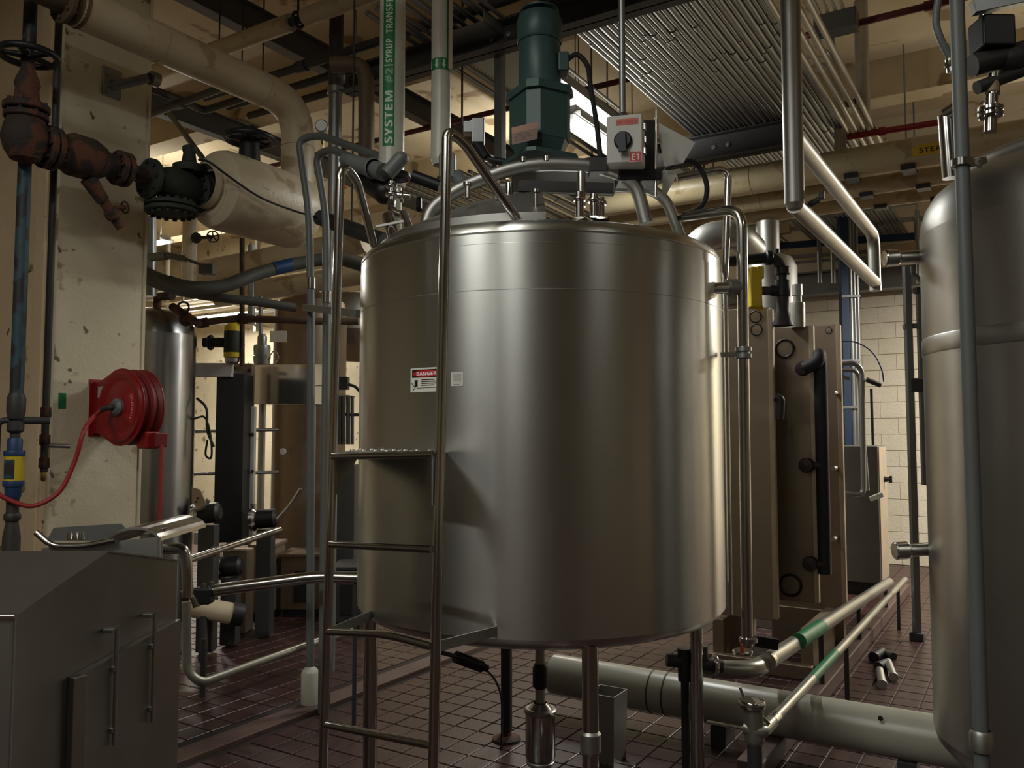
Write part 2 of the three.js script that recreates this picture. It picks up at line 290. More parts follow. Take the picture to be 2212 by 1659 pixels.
// ------------------------------------------------------------------ the setting
{
  const XL = -16, XR = 9, ZB = -11.3, ZF = 10, HC = 5.6;
  struct('wall_back', boxAB(XL, XR, -0.2, HC, ZB - 0.3, ZB - 0.02, 0), M.mortar, 'cream painted block wall at the far end');
  struct('wall_left', boxAB(XL - 0.3, XL, -0.2, HC, ZB, ZF, 0), M.wall, 'cream wall at the far left end of the hall');
  struct('wall_near', boxAB(-8.8, -8.5, -0.006, HC, -3.218, ZF, 0), M.wall, 'cream wall to the left of the viewpoint, beyond the picture');
  struct('wall_right', boxAB(XR, XR + 0.3, -0.2, HC, ZB, ZF, 0), M.wall, 'cream wall to the right of the viewpoint');
  struct('wall_front', boxAB(XL, XR, -0.2, HC, ZF, ZF + 0.3, 0), M.wall, 'cream wall behind the viewpoint');
  const ceil = struct('ceiling', boxAB(XL, XR, HC, HC + 0.3, ZB, ZF, 0), M.ceil, 'stained cream concrete ceiling slab');
  for (const z of [-9.6, -6.4, -3.2, 0, 3.2, 6.4, 9.4]) part(ceil, 'ceiling_beam', boxAB(XL, XR, HC - 0.42, HC + 0.02, z - 0.16, z + 0.16, 0.01), M.ceil);
  // blocks of the far wall: single blocks where the picture shows them, larger painted sheets beyond
  const wb = scene.getObjectByName('wall_back'), bw = 0.4, bh = 0.2, bg = metricUV(new RoundedBoxGeometry(bw - 0.003, bh - 0.005, 0.02, 1, 0.0025));
  const x0 = -3.6, x1 = -0.4, rows = 17;
  for (let r = 0; r < rows; r++) for (let x = x0 + (r % 2 ? 0 : -bw / 2); x < x1; x += bw) {
    const k = new THREE.Mesh(bg, M.block[Math.floor(rnd() * 3)]); k.name = 'block'; k.position.set(x + bw / 2, r * bh + bh / 2, ZB - 0.012 + rr(-0.001, 0.001)); k.castShadow = k.receiveShadow = true; wb.add(k);
  }
  part(wb, 'painted_face', [boxAB(XL, x0 - 0.2, 0, HC, ZB - 0.02, ZB, 0), boxAB(x1 + 0.2, XR, 0, HC, ZB - 0.02, ZB, 0), boxAB(x0 - 0.2, x1 + 0.2, rows * bh, HC, ZB - 0.02, ZB, 0)], M.wall);
  // floor slab with quarry tiles
  const fl = struct('floor', boxAB(XL, XR, -0.3, -0.006, ZB, ZF, 0), M.grout, 'red quarry tile floor');
  const pitch = 0.1524, s = (pitch - 0.007) / 2, c = 0.003, t = 0.008;
  const tg = (() => {
    const pos = [], nor = [], uv = [], idx = []; const quad = (a, b, c2, d) => { const n = b.clone().sub(a).cross(d.clone().sub(a)).normalize(), k = pos.length / 3; for (const p of [a, b, c2, d]) { pos.push(p.x, p.y, p.z); nor.push(n.x, n.y, n.z); uv.push(p.x + p.y, p.z); } idx.push(k, k + 1, k + 2, k, k + 2, k + 3); };
    const A = [[-1, -1], [-1, 1], [1, 1], [1, -1]], top = A.map(([i, j]) => V(i * (s - c), 0, j * (s - c))), lip = A.map(([i, j]) => V(i * s, -c, j * s)), low = A.map(([i, j]) => V(i * s, -t, j * s));
    quad(...top); for (let i = 0; i < 4; i++) { const j = (i + 1) % 4; quad(top[j], top[i], lip[i], lip[j]); quad(lip[j], lip[i], low[i], low[j]); } return geo(pos, nor, uv, idx);
  })();
  const cells = [];
  for (let i = Math.ceil(XL / pitch); i < XR / pitch; i++) for (let j = Math.ceil(ZB / pitch); j < ZF / pitch; j++) {
    const x = (i + 0.5) * pitch, z = (j + 0.5) * pitch; if (x < XL + s || x > XR - s || z < ZB + s || z > ZF - s) continue;
    if (x > -3.76 && x < -3.52 && z < -1) continue;                 // the curb strip
    const d = V(x, 0, z).dot(FWD), l = V(x, 0, z).dot(RGT), px = CX + l / d * FOC, py = 938 + EYE / d * FOC;
    cells.push({ x, z, d, near: d > 0 && px > 370 && px < 2212 && py < 1690 });
  }
  cells.sort((a, b) => (b.near - a.near) || a.d - b.d);
  const rest = cells.slice(300);
  for (const q of cells.slice(0, 300)) { const k = new THREE.Mesh(tg, M.tile[Math.floor(rnd() * 4)]); k.name = 'tile'; k.position.set(q.x, rr(-0.0008, 0.0008), q.z); k.castShadow = k.receiveShadow = true; fl.add(k); }
  const im = new THREE.InstancedMesh(tg, std({ color: C(1, 1, 1), roughness: 0.42, roughnessMap: roughPat, map: patina }), rest.length), m4 = new THREE.Matrix4();
  rest.forEach((q, i) => { m4.makeTranslation(q.x, rr(-0.0008, 0.0008), q.z); im.setMatrixAt(i, m4); im.setColorAt(i, M.tile[Math.floor(rnd() * 4)].color); });
  im.name = 'tile_field'; im.userData.kind = 'stuff'; im.castShadow = im.receiveShadow = true; fl.add(im);
  // raised curb strip running away from the viewer, and the low kerb at the right
  struct('trim_1', boxAB(-3.70, -3.545, -0.01, 0.022, -10.8, 1.0, 0.006), M.curb, 'raised reddish curb strip crossing the floor behind the ladder');
  const k0 = PY(1796, 1468, 0.1), k1 = PY(1938, 1293, 0.1);
  struct('trim_2', boxAB(k0.x - 0.12, k0.x, 0, 0.1, -9.3, -3.9, 0.01), M.curb, 'low kerb along the floor beside the plate heat exchanger');
  // pillar
  const w = struct('wall_pillar', boxAB(-8.5, -4.75, 0, HC, -3.218, -2.65, 0.012), M.wall, 'cream painted concrete pillar carrying the red hose reel'); w.userData.category = 'pillar';
  part(w, 'pink_face', boxAB(-8.5, -4.765, 0, HC, -2.66, -2.645, 0), M.wallPink, 'pinkish end face of the pillar');
  part(w, 'corner_strip', boxAB(-4.95, -4.83, 0, HC, -2.66, -2.625, 0.01), M.wallPink);
  part(w, 'corner_bead', boxAB(-4.756, -4.742, 0, HC, -3.226, -3.205, 0.003), M.wall);
  // steel beam on the far wall
  const bm = thing('wall_beam', 'grey steel beam fixed across the far block wall', 'beam');
  part(bm, 'beam', boxAB(-3.6, -0.2, 3.40, 3.66, -11.28, -11.05, 0.01), M.galv);
  part(bm, 'beam_flange', [boxAB(-3.6, -0.2, 3.38, 3.40, -11.28, -10.98, 0.003), boxAB(-3.6, -0.2, 3.66, 3.68, -11.28, -10.98, 0.003)], M.galv);
}
// fluorescent fittings
for (const l of LAMPS) {
  const t = thing('fluorescent_light', l.label, 'light', 'fluorescent fittings of the hall'), [x, y, z] = l.at, az = l.along === 'z';
  const bx = (w, h, len, dy, sx = 0) => az ? box(V(x + sx, y + dy, z), w, h, len, 0, 0.004) : box(V(x, y + dy, z + sx), len, h, w, 0, 0.004);
  part(t, 'housing', bx(0.14, 0.05, l.len, 0.07), M.housing);
  part(t, 'reflector', [bx(0.10, 0.004, l.len, 0.035, 0), bx(0.006, 0.045, l.len, 0.03, 0.105), bx(0.006, 0.045, l.len, 0.03, -0.105), bx(0.21, 0.004, l.len, 0.05, 0)], M.white);
  const em = new THREE.MeshStandardMaterial({ color: 0xffffff, emissive: C(...l.col), emissiveIntensity: 4 });
  for (const s of [-0.05, 0.05]) { const a = az ? V(x + s, y + 0.01, z - l.len / 2 + 0.02) : V(x - l.len / 2 + 0.02, y + 0.01, z + s), b = az ? V(x + s, y + 0.01, z + l.len / 2 - 0.02) : V(x + l.len / 2 - 0.02, y + 0.01, z + s); part(t, 'lamp_tube', cyl(a, b, 0.016, 0.016, 12), em); }
  for (const s of [-1, 1]) { const e = az ? V(x, y + 0.09, z + s * l.len * 0.4) : V(x + s * l.len * 0.4, y + 0.09, z); part(t, 'hanger_rod', cyl(e, V(e.x, 5.55, e.z), 0.005, 0.005, 6), M.galv); }
  const ra = new THREE.RectAreaLight(C(...l.col), l.power, 0.2, l.len); ra.position.set(x, y - 0.012, z); ra.rotation.order = 'YXZ'; ra.rotation.set(-Math.PI / 2, az ? 0 : Math.PI / 2, 0); ra.name = 'fluorescent_glow'; scene.add(ra);
  if (l.up) { const ru = new THREE.RectAreaLight(C(...l.col), l.power * l.up, 0.1, l.len); ru.position.set(x, y + 0.1, z); ru.rotation.order = 'YXZ'; ru.rotation.set(Math.PI / 2, az ? 0 : Math.PI / 2, 0); ru.name = 'fluorescent_uplight'; scene.add(ru); }
}
// ------------------------------------------------------------------ the mixing tank in the middle
const TC = P(1166, 938, 3.75); TC.y = 0;                           // tank axis on the floor
const TR = 0.8, Y0 = 0.88, Y1 = 2.33;
const tdir = (deg) => RGT.clone().multiplyScalar(Math.sin(deg * Math.PI / 180)).addScaledVector(FWD, -Math.cos(deg * Math.PI / 180));  // 0 = towards the viewer
{
  const t = thing('mixing_tank', 'big round brushed stainless steel mixing tank on tubular legs', 'tank');
  part(t, 'shell', turned([[TR, Y0 + 0.002], [TR, Y1 - 0.042]], TC, UPV, 128), M.tank);
  part(t, 'weld_seam', turned([[TR, 2.118], [TR + 0.0006, 2.1185], [TR + 0.0006, 2.1205], [TR, 2.121]], TC, UPV, 128), M.dullSteel);
  part(t, 'top_band', turned([[TR, Y1 - 0.042], [TR - 0.002, Y1 - 0.04], [TR - 0.002, Y1 - 0.004], [TR - 0.006, Y1]], TC, UPV, 128, 0, Math.PI * 2, 0.1), M.tank);
  part(t, 'top_rim', turned([[TR - 0.006, Y1], [TR - 0.002, Y1 + 0.004], [TR - 0.004, Y1 + 0.018], [TR - 0.014, Y1 + 0.034], [TR - 0.032, Y1 + 0.047], [TR - 0.06, Y1 + 0.056], [0.35, Y1 + 0.13], [0, Y1 + 0.15]], TC, UPV, 128), M.tank);
  part(t, 'bottom_band', turned([[TR - 0.006, Y0], [TR - 0.003, Y0 + 0.002], [TR - 0.0015, Y0 + 0.028], [TR, Y0 + 0.031]], TC, UPV, 128, 0, Math.PI * 2, 0.1), M.tank);
  part(t, 'bottom_dish', turned([[0.05, Y0 - 0.16], [0.3, Y0 - 0.13], [0.55, Y0 - 0.085], [0.70, Y0 - 0.055], [0.76, Y0 - 0.035], [0.787, Y0 - 0.015], [TR - 0.006, Y0]], TC, UPV, 128), M.tank);
  // half cover over the left of the roof, hinged on the middle line
  const cov = part(t, 'half_cover', [turned([[0.70, Y1 + 0.045], [0.72, Y1 + 0.05], [0.72, Y1 + 0.09], [0.70, Y1 + 0.105], [0.4, Y1 + 0.25], [0.12, Y1 + 0.345], [0, Y1 + 0.35]], TC, UPV, 64, Math.PI / 2 - YAW, Math.PI),
    slab([TC.clone().addScaledVector(FWD, 0.7).setY(Y1 + 0.06), TC.clone().addScaledVector(FWD, -0.7).setY(Y1 + 0.06), TC.clone().addScaledVector(FWD, -0.69).setY(Y1 + 0.1), TC.clone().addScaledVector(FWD, -0.12).setY(Y1 + 0.34), TC.clone().addScaledVector(FWD, 0.12).setY(Y1 + 0.34), TC.clone().addScaledVector(FWD, 0.69).setY(Y1 + 0.1)], 0.006)], M.dullSteel);
  for (const [px, py, d, h] of [[1010, 428, 3.2, 0.05], [1158, 456, 3.1, 0.07]]) { const p = P(px, py, d); part(cov, 'hold_down', [cyl(p, off(p, 0, h, 0), 0.010), cyl(off(p, 0, h, 0), off(p, 0, h + 0.012, 0), 0.018)], M.steel); }
  part(cov, 'cover_latch', bar(P(1070, 428, 3.3), P(1095, 424, 3.3), 0.03, 0.016), M.white);
  // legs with ball feet
  for (const k of [12, 102, 192, 282]) {
    const b = TC.clone().addScaledVector(tdir(k), 0.74), g = part(t, 'leg', [cyl(off(b, 0, 0.05, 0), off(b, 0, Y0 - 0.03, 0), 0.030)], k === 192 ? M.darkPipe : M.steel);
    part(g, 'foot', turned([[0.075, 0], [0.075, 0.012], [0.03, 0.03], [0.022, 0.06]], b, UPV, 24), k === 192 ? M.iron : M.steel);
    if (k === 12) part(g, 'collar', turned([[0.030, 0], [0.037, 0.01], [0.037, 0.07], [0.030, 0.08]], off(b, 0, 0.47, 0), UPV, 24), M.dullSteel);
  }
  // drain under the middle
  const dr = part(t, 'outlet_pipe', cyl(V(TC.x, Y0 - 0.15, TC.z), V(TC.x, 0.42, TC.z), 0.022), M.dullSteel);
  part(dr, 'sleeve', turned([[0.024, 0], [0.034, 0.01], [0.034, 0.09], [0.024, 0.11]], V(TC.x, 0.48, TC.z)), M.black);
  // side nozzle with cap at the right
  const n0 = P(1512, 625, 3.36), n1 = P(1588, 620, 3.42), nx = n1.clone().sub(n0).normalize();
  const nz = part(t, 'side_nozzle', [cyl(n0.clone().addScaledVector(nx, -0.05), n1, 0.024), turned([[0.034, 0], [0.024, 0.02]], n0.clone().addScaledVector(nx, -0.015), nx)], M.steel);
  part(nz, 'end_cap', turned([[0.024, 0], [0.033, 0.004], [0.033, 0.05], [0.027, 0.056], [0, 0.058]], n1.clone().addScaledVector(nx, -0.04), nx), M.dullSteel);
  // ferrules on the roof
  for (const [px, py, d, h] of [[1252, 470, 3.2, 0.10], [1283, 468, 3.25, 0.09], [1297, 470, 3.3, 0.08]]) { const p = P(px, py, d), f = part(t, 'ferrule', cyl(p, off(p, 0, h, 0), 0.017), M.steel); part(f, 'clamp', clampRing(off(p, 0, h * 0.72, 0), UPV, 0.019), M.steel); }
  // stickers
  const ang = (px) => { let best = 0, e = 1e9; for (let a = -80; a < 80; a += 0.05) { const p = TC.clone().addScaledVector(tdir(a), TR), d = p.dot(FWD), q = CX + p.dot(RGT) / d * FOC; if (Math.abs(q - px) < e) { e = Math.abs(q - px); best = a; } } return best * Math.PI / 180; };
  const yAt = (px, py) => { const a = ang(px) * 180 / Math.PI, p = TC.clone().addScaledVector(tdir(a), TR); return P(px, py, p.dot(FWD)).y; };
  const danger = print(70, 54, (x, w, h) => {
    x.fillStyle = '#e8e4da'; x.fillRect(0, 0, w, h); x.fillStyle = '#1b1714'; x.fillRect(w * 0.05, h * 0.07, w * 0.9, h * 0.33); x.fillStyle = '#c0202a'; x.beginPath(); x.ellipse(w / 2, h * 0.235, w * 0.42, h * 0.14, 0, 0, 7); x.fill();
    x.fillStyle = '#fff'; x.font = `bold ${h * 0.2}px sans-serif`; x.textAlign = 'center'; x.textBaseline = 'middle'; x.fillText('DANGER', w / 2, h * 0.245);
    x.fillStyle = '#1b1714'; for (let i = 0; i < 4; i++) x.fillRect(w * 0.36, h * (0.48 + i * 0.075), w * (0.4 + 0.1 * ((i * 7) % 3)), h * 0.04);
    x.fillRect(w * 0.2, h * 0.82, w * 0.68, h * 0.025); x.lineWidth = h * 0.03; x.strokeStyle = '#1b1714'; x.beginPath(); x.moveTo(w * 0.04, h * 0.62); x.lineTo(w * 0.16, h * 0.82); x.lineTo(w * 0.08, h * 0.93); x.stroke(); x.fillRect(w * 0.14, h * 0.5, w * 0.1, h * 0.28);
  });
  const dp = thing('warning_sticker', 'white sticker with a red DANGER heading on the tank behind the ladder', 'sticker');
  part(dp, 'printed_sheet', patch(TC, yAt(905, 847), TR + 0.0015, ang(887), ang(957), yAt(905, 795) - yAt(905, 847)), danger);
  const id = print(26, 30, (x, w, h) => { x.fillStyle = '#dcd9d2'; x.fillRect(0, 0, w, h); x.fillStyle = '#b9b6b0'; x.fillRect(w * 0.18, h * 0.1, w * 0.66, h * 0.58); x.fillStyle = '#8a8782'; x.fillRect(w * 0.2, h * 0.76, w * 0.6, h * 0.04); x.fillRect(w * 0.2, h * 0.86, w * 0.5, h * 0.05); });
  const qp = thing('asset_sticker', 'small square white sticker on the tank right of the ladder rail', 'sticker');
  part(qp, 'printed_sheet', patch(TC, yAt(987, 834), TR + 0.0015, ang(974.5), ang(1001), yAt(987, 804) - yAt(987, 834)), id);
}
{ // strainer canister under the outlet
  const t = thing('strainer_canister', 'stainless steel canister hanging on the outlet under the tank', 'canister');
  part(t, 'canister', turned([[0.03, 0.42], [0.05, 0.40], [0.066, 0.385], [0.066, 0.19], [0.06, 0.175], [0.05, 0.17]], V(TC.x, 0, TC.z)), M.steel);
  part(t, 'clamp', [clampRing(V(TC.x, 0.385, TC.z), UPV, 0.052, 0.024), clampRing(V(TC.x, 0.165, TC.z), UPV, 0.045, 0.022), bar(V(TC.x + 0.06, 0.385, TC.z + 0.03), V(TC.x + 0.09, 0.385, TC.z + 0.045), 0.015, 0.015)], M.dullSteel);
  part(t, 'lower_tube', cyl(V(TC.x, 0.17, TC.z), V(TC.x, 0, TC.z), 0.036), M.steel);
}
{ // ladder
  const t = thing('ladder', 'stainless tube ladder with looped handrails in front of the tank', 'ladder');
  const dl = 2.95, dr = 2.70, lf = P(697, 1600, dl), rf = P(930, 1600, dr);
  const rail = (pts, foot) => bends([V(foot.x, 0.0, foot.z), ...pts], 0.07, 10);
  const L0 = P(697, 1600, dl), L1 = P(722, 380, dl), R0 = P(930, 1600, dr), R1 = P(938, 312, dr);
  const footL = L0.clone().lerp(L1, -L0.y / (L1.y - L0.y)), footR = R0.clone().lerp(R1, -R0.y / (R1.y - R0.y));
  const topL = P(736, 352, dl + 0.02), topR = P(966, 280, dr + 0.02);
  const rL = part(t, 'rail', sweep(rail([topL, P(770, 385, 3.1), P(807, 528, 3.48)], footL), 0.0165, 16), M.steel);
  const rR = part(t, 'rail', sweep(rail([topR, P(1000, 305, 2.76), P(1115, 470, 3.02)], footR), 0.0175, 16), M.steel);
  const rung = (a, b, c) => part(t, 'rung', c ? tube([a, c, b], 0.0125, 0.08) : cyl(a, b, 0.0125), M.steel);
  rung(P(719, 986, dl), P(934, 981, dr)); rung(P(713, 1176, dl), P(932, 1187, dr)); rung(P(708, 1365, dl), P(930, 1396, dr), P(833, 1370, 2.8)); rung(P(702, 1565, dl), P(930, 1610, dr));
  // step plate between the upper rung and the tank, with its gussets
  const a = P(722, 978, dl), b = P(936, 974, dr), k = (p, deg) => { const q = TC.clone().addScaledVector(tdir(deg), TR + 0.001); q.y = p.y; return q; };
  const a2 = k(a, -72), b2 = k(b, -27);
  part(t, 'step_plate', slab([b, b2, k(b, -38), k(b, -50), k(a, -62), a2, a].map((p) => p.clone().setY(a.y)), -0.006), M.dullSteel);
  const hole = (u, v) => { const p = mid(mid(a, a2, v), mid(b, b2, v), u); p.y = a.y; return p; };
  part(t, 'grip_stud', [...Array(14)].map((_, i) => turned([[0.011, 0], [0.008, 0.006], [0.004, 0.006]], hole(0.08 + 0.13 * (i % 7), i < 7 ? 0.4 : 0.75).setY(a.y + 0.003), UPV, 12)), M.dullSteel);
  for (const [p, q, s] of [[b, b2, 0.16], [a, a2, 0.16]]) { const p1 = p.clone().setY(a.y - 0.004), q1 = q.clone().setY(a.y - 0.004); part(t, 'gusset', slab([p1, q1, q1.clone().setY(q1.y - 0.015), p1.clone().setY(p1.y - s)], 0.005), M.dullSteel); }
  // lower stays
  for (const [u, w] of [[P(707, 1368, dl), k(P(818, 1332, 3.3), -58).setY(P(818, 1332, 3.3).y)], [P(930, 1400, dr), k(P(1028, 1362, 2.98), -13).setY(P(1028, 1362, 2.98).y)]]) part(t, 'stay_bar', bar(u, w, 0.008, 0.035), M.dullSteel);
}
{ // bridge of bent tube carrying the mixer
  const t = thing('mixer_bridge', 'bent steel tube bridge over the tank roof carrying the motor', 'bridge');
  part(t, 'bridge_tube', tube(L([918, 500, 3.42], [930, 452, 3.42], [985, 410, 3.42], [1130, 352, 3.42], [1290, 358, 3.42], [1372, 388, 3.42], [1396, 482, 3.42]), 0.029, 0.16, 18), M.dullSteel);
  part(t, 'bridge_tube', tube(L([1080, 405, 4.0], [1290, 402, 4.0], [1432, 408, 4.0], [1470, 512, 4.0]), 0.027, 0.16, 18), M.dullSteel);
  const a = P(1118, 372, 3.45), b = P(1320, 384, 3.45);
  part(t, 'cross_plate', [bar(P(1105, 385, 3.75), P(1335, 395, 3.75), 0.34, 0.03), bar(P(1120, 402, 3.6), P(1325, 408, 3.6), 0.02, 0.05)], M.darkPipe);
  part(t, 'splice_box', box(P(1291, 362, 3.42), 0.075, 0.06, 0.09, YAW, 0.004), M.darkPipe);
  for (const [px, py, d] of [[1256, 372, 3.3], [1100, 395, 3.6]]) { const p = P(px, py, d), q = P(px, py + 75, d); part(t, 'post', cyl(p, q, 0.017), M.steel); }
  for (const [px, py] of [[1180, 348], [1130, 350]]) { const p = P(px, py, 3.4); part(t, 'bolt', sweep([p, off(p, 0, 0.02, 0)], 0.014, 6), M.steel); }
}
{ // green gear motor
  const t = thing('gear_motor', 'green upright gear motor standing on the tank bridge', 'motor');
  const b = P(1166, 345, 3.75), ax = V(b.x, 0, b.z), yb = b.y, Y = (py) => P(1166, py, 3.75).y;
  const oct = (w, d, c, y0, y1, k = 1) => { // chamfered block, tapered by k
    const s = [[-w, -d + c], [-w, d - c], [-w + c, d], [w - c, d], [w, d - c], [w, -d + c], [w - c, -d], [-w + c, -d]], pos = [], idx = [], n = 8;
    for (const [y, q] of [[y0, 1], [y1, k]]) for (const [x, z] of s) pos.push(x * q, y, z * q);
    for (let i = 0; i < n; i++) { const j = (i + 1) % n; idx.push(i, j, i + n, j, j + n, i + n); } for (let i = 1; i < n - 1; i++) { idx.push(n, n + i, n + i + 1, 0, i + 1, i); }
    let g = new THREE.BufferGeometry(); g.setAttribute('position', new THREE.Float32BufferAttribute(pos, 3)); g.setIndex(idx); g = g.toNonIndexed(); g.computeVertexNormals(); g.setAttribute('uv', new THREE.Float32BufferAttribute(new Float32Array(g.attributes.position.count * 2), 2)); metricUV(g); g.rotateY(YAW + 0.5); g.translate(ax.x, 0, ax.z); return g;
  };
  const g = part(t, 'gearbox', [oct(0.115, 0.125, 0.045, Y(312), Y(215)), oct(0.125, 0.135, 0.04, Y(215), Y(198), 0.97), oct(0.085, 0.095, 0.04, Y(345), Y(312), 1.3), oct(0.135, 0.145, 0.03, Y(352), Y(344))], M.greenPaint);
  const m = part(t, 'motor_body', turned([[0.105, Y(198)], [0.098, Y(190)], [0.096, Y(95)], [0.100, Y(92)]], ax, UPV, 40), M.greenPaint);
  part(t, 'fan_cowl', turned([[0.100, Y(96)], [0.106, Y(92)], [0.106, Y(50)], [0.098, Y(38)], [0.06, Y(33)], [0, Y(33)]], ax, UPV, 40), M.greenPaint);
  part(t, 'rain_cap', turned([[0, Y(22)], [0.09, Y(24)], [0.09, Y(28)], [0.02, Y(33)]], ax, UPV, 28), M.greenPaint);
  const np = print(60, 44, (x, w, h) => { x.fillStyle = '#a08a80'; x.fillRect(0, 0, w, h); x.fillStyle = '#c59c8c'; x.fillRect(0, 0, w, h * 0.35); x.fillStyle = '#6a5a54'; for (let i = 0; i < 4; i++) x.fillRect(w * 0.1, h * (0.45 + i * 0.12), w * (0.5 + 0.1 * (i % 3)), h * 0.03); });
  np.metalness = 0.6; np.roughness = 0.3;
  const A = P(1105, 276, 3.58), B = P(1162, 262, 3.57), Cc = P(1161, 300, 3.57), D = P(1106, 313, 3.58);
  const pg = geo([A, B, Cc, D].flatMap((p) => [p.x, p.y, p.z]), [1, 2, 3, 4].flatMap(() => [-FWD.x, 0, -FWD.z]), [0, 1, 1, 1, 1, 0, 0, 0], [0, 2, 1, 0, 3, 2]);
  part(t, 'name_plate', pg, np, 'pale metal name plate');
  const tb = P(1216, 140, 3.72); part(t, 'terminal_box', box(tb, 0.05, 0.09, 0.09, YAW, 0.008), M.greenPaint);
  single('motor_cable', 'black cable looping down from the green motor', 'cable', curve(L([1218, 135, 3.7], [1245, 118, 3.7], [1268, 140, 3.7], [1276, 190, 3.72], [1288, 262, 3.74], [1296, 330, 3.74], [1300, 372, 3.74]), 0.012), M.rubber);
}
{ // disconnect switch E1
  const t = thing('disconnect_switch', 'grey switch box with black rotary handle and red E1 plate beside the motor', 'switch');
  const d = 3.36, c = P(1352, 309, d), w = 0.146, h = 0.2, dp = 0.11, tn = YAW - 0.25, q = new THREE.Quaternion().setFromAxisAngle(UPV, tn), at = (x, y, z) => V(x, y, z).applyQuaternion(q).add(c);
  part(t, 'enclosure', box(c, w, h, dp, tn, 0.008), M.whiteRail);
  part(t, 'hinge', [box(at(w / 2 + 0.006, 0.05, 0.03), 0.012, 0.03, 0.02, tn), box(at(w / 2 + 0.006, -0.05, 0.03), 0.012, 0.03, 0.02, tn)], M.steel);
  const hd = at(-0.005, -0.01, dp / 2), hn = V(0, 0, 1).applyQuaternion(q), kn = part(t, 'rotary_handle', [turned([[0.036, 0], [0.036, 0.012], [0.03, 0.018], [0, 0.018]], hd, hn, 32), slab([[-0.012, 0.028], [-0.015, -0.052], [0.015, -0.052], [0.012, 0.028]].map(([x, y]) => at(-0.005 + x, -0.01 + y, dp / 2 + 0.016)), 0.018)], M.black);
  const face = (x, y, ww, hh, m, nm, lb) => { const p = [[-1, 1], [1, 1], [1, -1], [-1, -1]].map(([i, j]) => at(x + i * ww / 2, y + j * hh / 2, dp / 2 + 0.001)); part(t, nm, geo(p.flatMap((v) => [v.x, v.y, v.z]), p.flatMap(() => [hn.x, hn.y, hn.z]), [0, 1, 1, 1, 1, 0, 0, 0], [0, 2, 1, 0, 3, 2]), m, lb); };
  const lab = (bg, fg, s, fs) => print(100, 40, (x, W, H) => { x.fillStyle = bg; x.fillRect(0, 0, W, H); x.fillStyle = fg; x.font = `bold ${H * fs}px sans-serif`; x.textAlign = 'center'; x.textBaseline = 'middle'; x.fillText(s, W / 2, H * 0.54); });
  face(0.012, 0.068, 0.09, 0.026, lab('#c9604f', '#8f2f2a', '480 VOLTS', 0.6), 'voltage_label', 'red voltage label');
  face(0.045, -0.078, 0.052, 0.044, print(52, 44, (x, W, H) => { x.fillStyle = '#b23a36'; x.fillRect(0, 0, W, H); x.strokeStyle = '#e8cfc8'; x.lineWidth = W * 0.03; x.strokeRect(W * 0.03, H * 0.03, W * 0.94, H * 0.94); x.fillStyle = '#f2e6e0'; x.font = `${H * 0.8}px sans-serif`; x.textAlign = 'center'; x.textBaseline = 'middle'; x.fillText('E1', W / 2, H * 0.54); }), 'number_plate', 'red plate lettered E1');
  part(t, 'latch', box(at(w / 2 + 0.008, 0, 0.02), 0.012, 0.03, 0.015, tn), M.steel);
  const lo = P(1378, 386, 3.45); part(t, 'mounting_bracket', box(lo, 0.18, 0.05, 0.12, YAW, 0.006), M.black);
  const p0 = P(1418, 235, 3.4), p1 = P(1416, 425, 3.4); part(t, 'support_post', cyl(p0, p1, 0.006), M.steel); part(t, 'rear_panel', box(P(1402, 320, 3.5), 0.05, 0.24, 0.02, YAW, 0.003), M.black);
}
for (const [q, lb, d] of [[[[1424, 266], [1502, 308], [1476, 352], [1436, 360], [1424, 300]], 'white paper tag hanging right of the switch box', 3.55], [[[1432, 368], [1468, 366], [1436, 428], [1430, 420]], 'narrow folded white tag below the larger paper tag', 3.58]]) single('paper_tag', lb, 'tag', slab(q.map(([x, y]) => P(x, y, d + (x - 1424) * 0.0008)), 0.002), M.paper);
single('black_hose_loop', 'black flexible conduit looping beside the tank roof at the right', 'cable', curve(L([1428, 382, 3.7], [1460, 352, 3.7], [1500, 352, 3.7], [1526, 395, 3.7], [1520, 440, 3.7], [1490, 462, 3.7], [1466, 472, 3.75]), 0.012), M.rubber);
{ // product pipes at the right of the tank
  let t = thing('product_pipe', 'tall polished steel pipe with a top elbow, nearest beside the tank', 'pipe');
  part(t, 'pipe', tube([P(1478, 468, 3.62), P(1602, 450, 3.42), P(1604, 620, 3.42), (() => { const p = P(1606, 900, 3.42); return V(p.x, P(1606, 1395, 3.42).y, p.z); })()], 0.0225, 0.085, 18), M.steel);
  const c = P(1606, 762, 3.42); part(t, 'pipe_clamp', [turned([[0.024, -0.025], [0.034, -0.022], [0.034, -0.006], [0.024, -0.004], [0.024, 0.004], [0.034, 0.006], [0.034, 0.022], [0.024, 0.025]], c), bar(P(1558, 766, 3.4), P(1596, 766, 3.42), 0.016, 0.02)], M.dullSteel);
  part(t, 'pipe_union', turned([[0.024, 0], [0.036, 0.004], [0.036, 0.02], [0.024, 0.024]], V(c.x, 0.76, c.z)), M.steel);
  t = thing('return_pipe', 'thinner steel pipe bending down just behind the tall polished pipe', 'pipe');
  part(t, 'pipe', tube([P(1462, 384, 4.0), P(1574, 362, 4.0), P(1566, 590, 4.0)], 0.018, 0.07, 16), M.steel);
  const e = P(1566, 590, 4.0); part(t, 'lower_pipe', cyl(e, V(e.x, 0.75, e.z), 0.012), M.steel); part(t, 'reducer', turned([[0.012, -0.03], [0.019, 0]], e), M.steel);
}
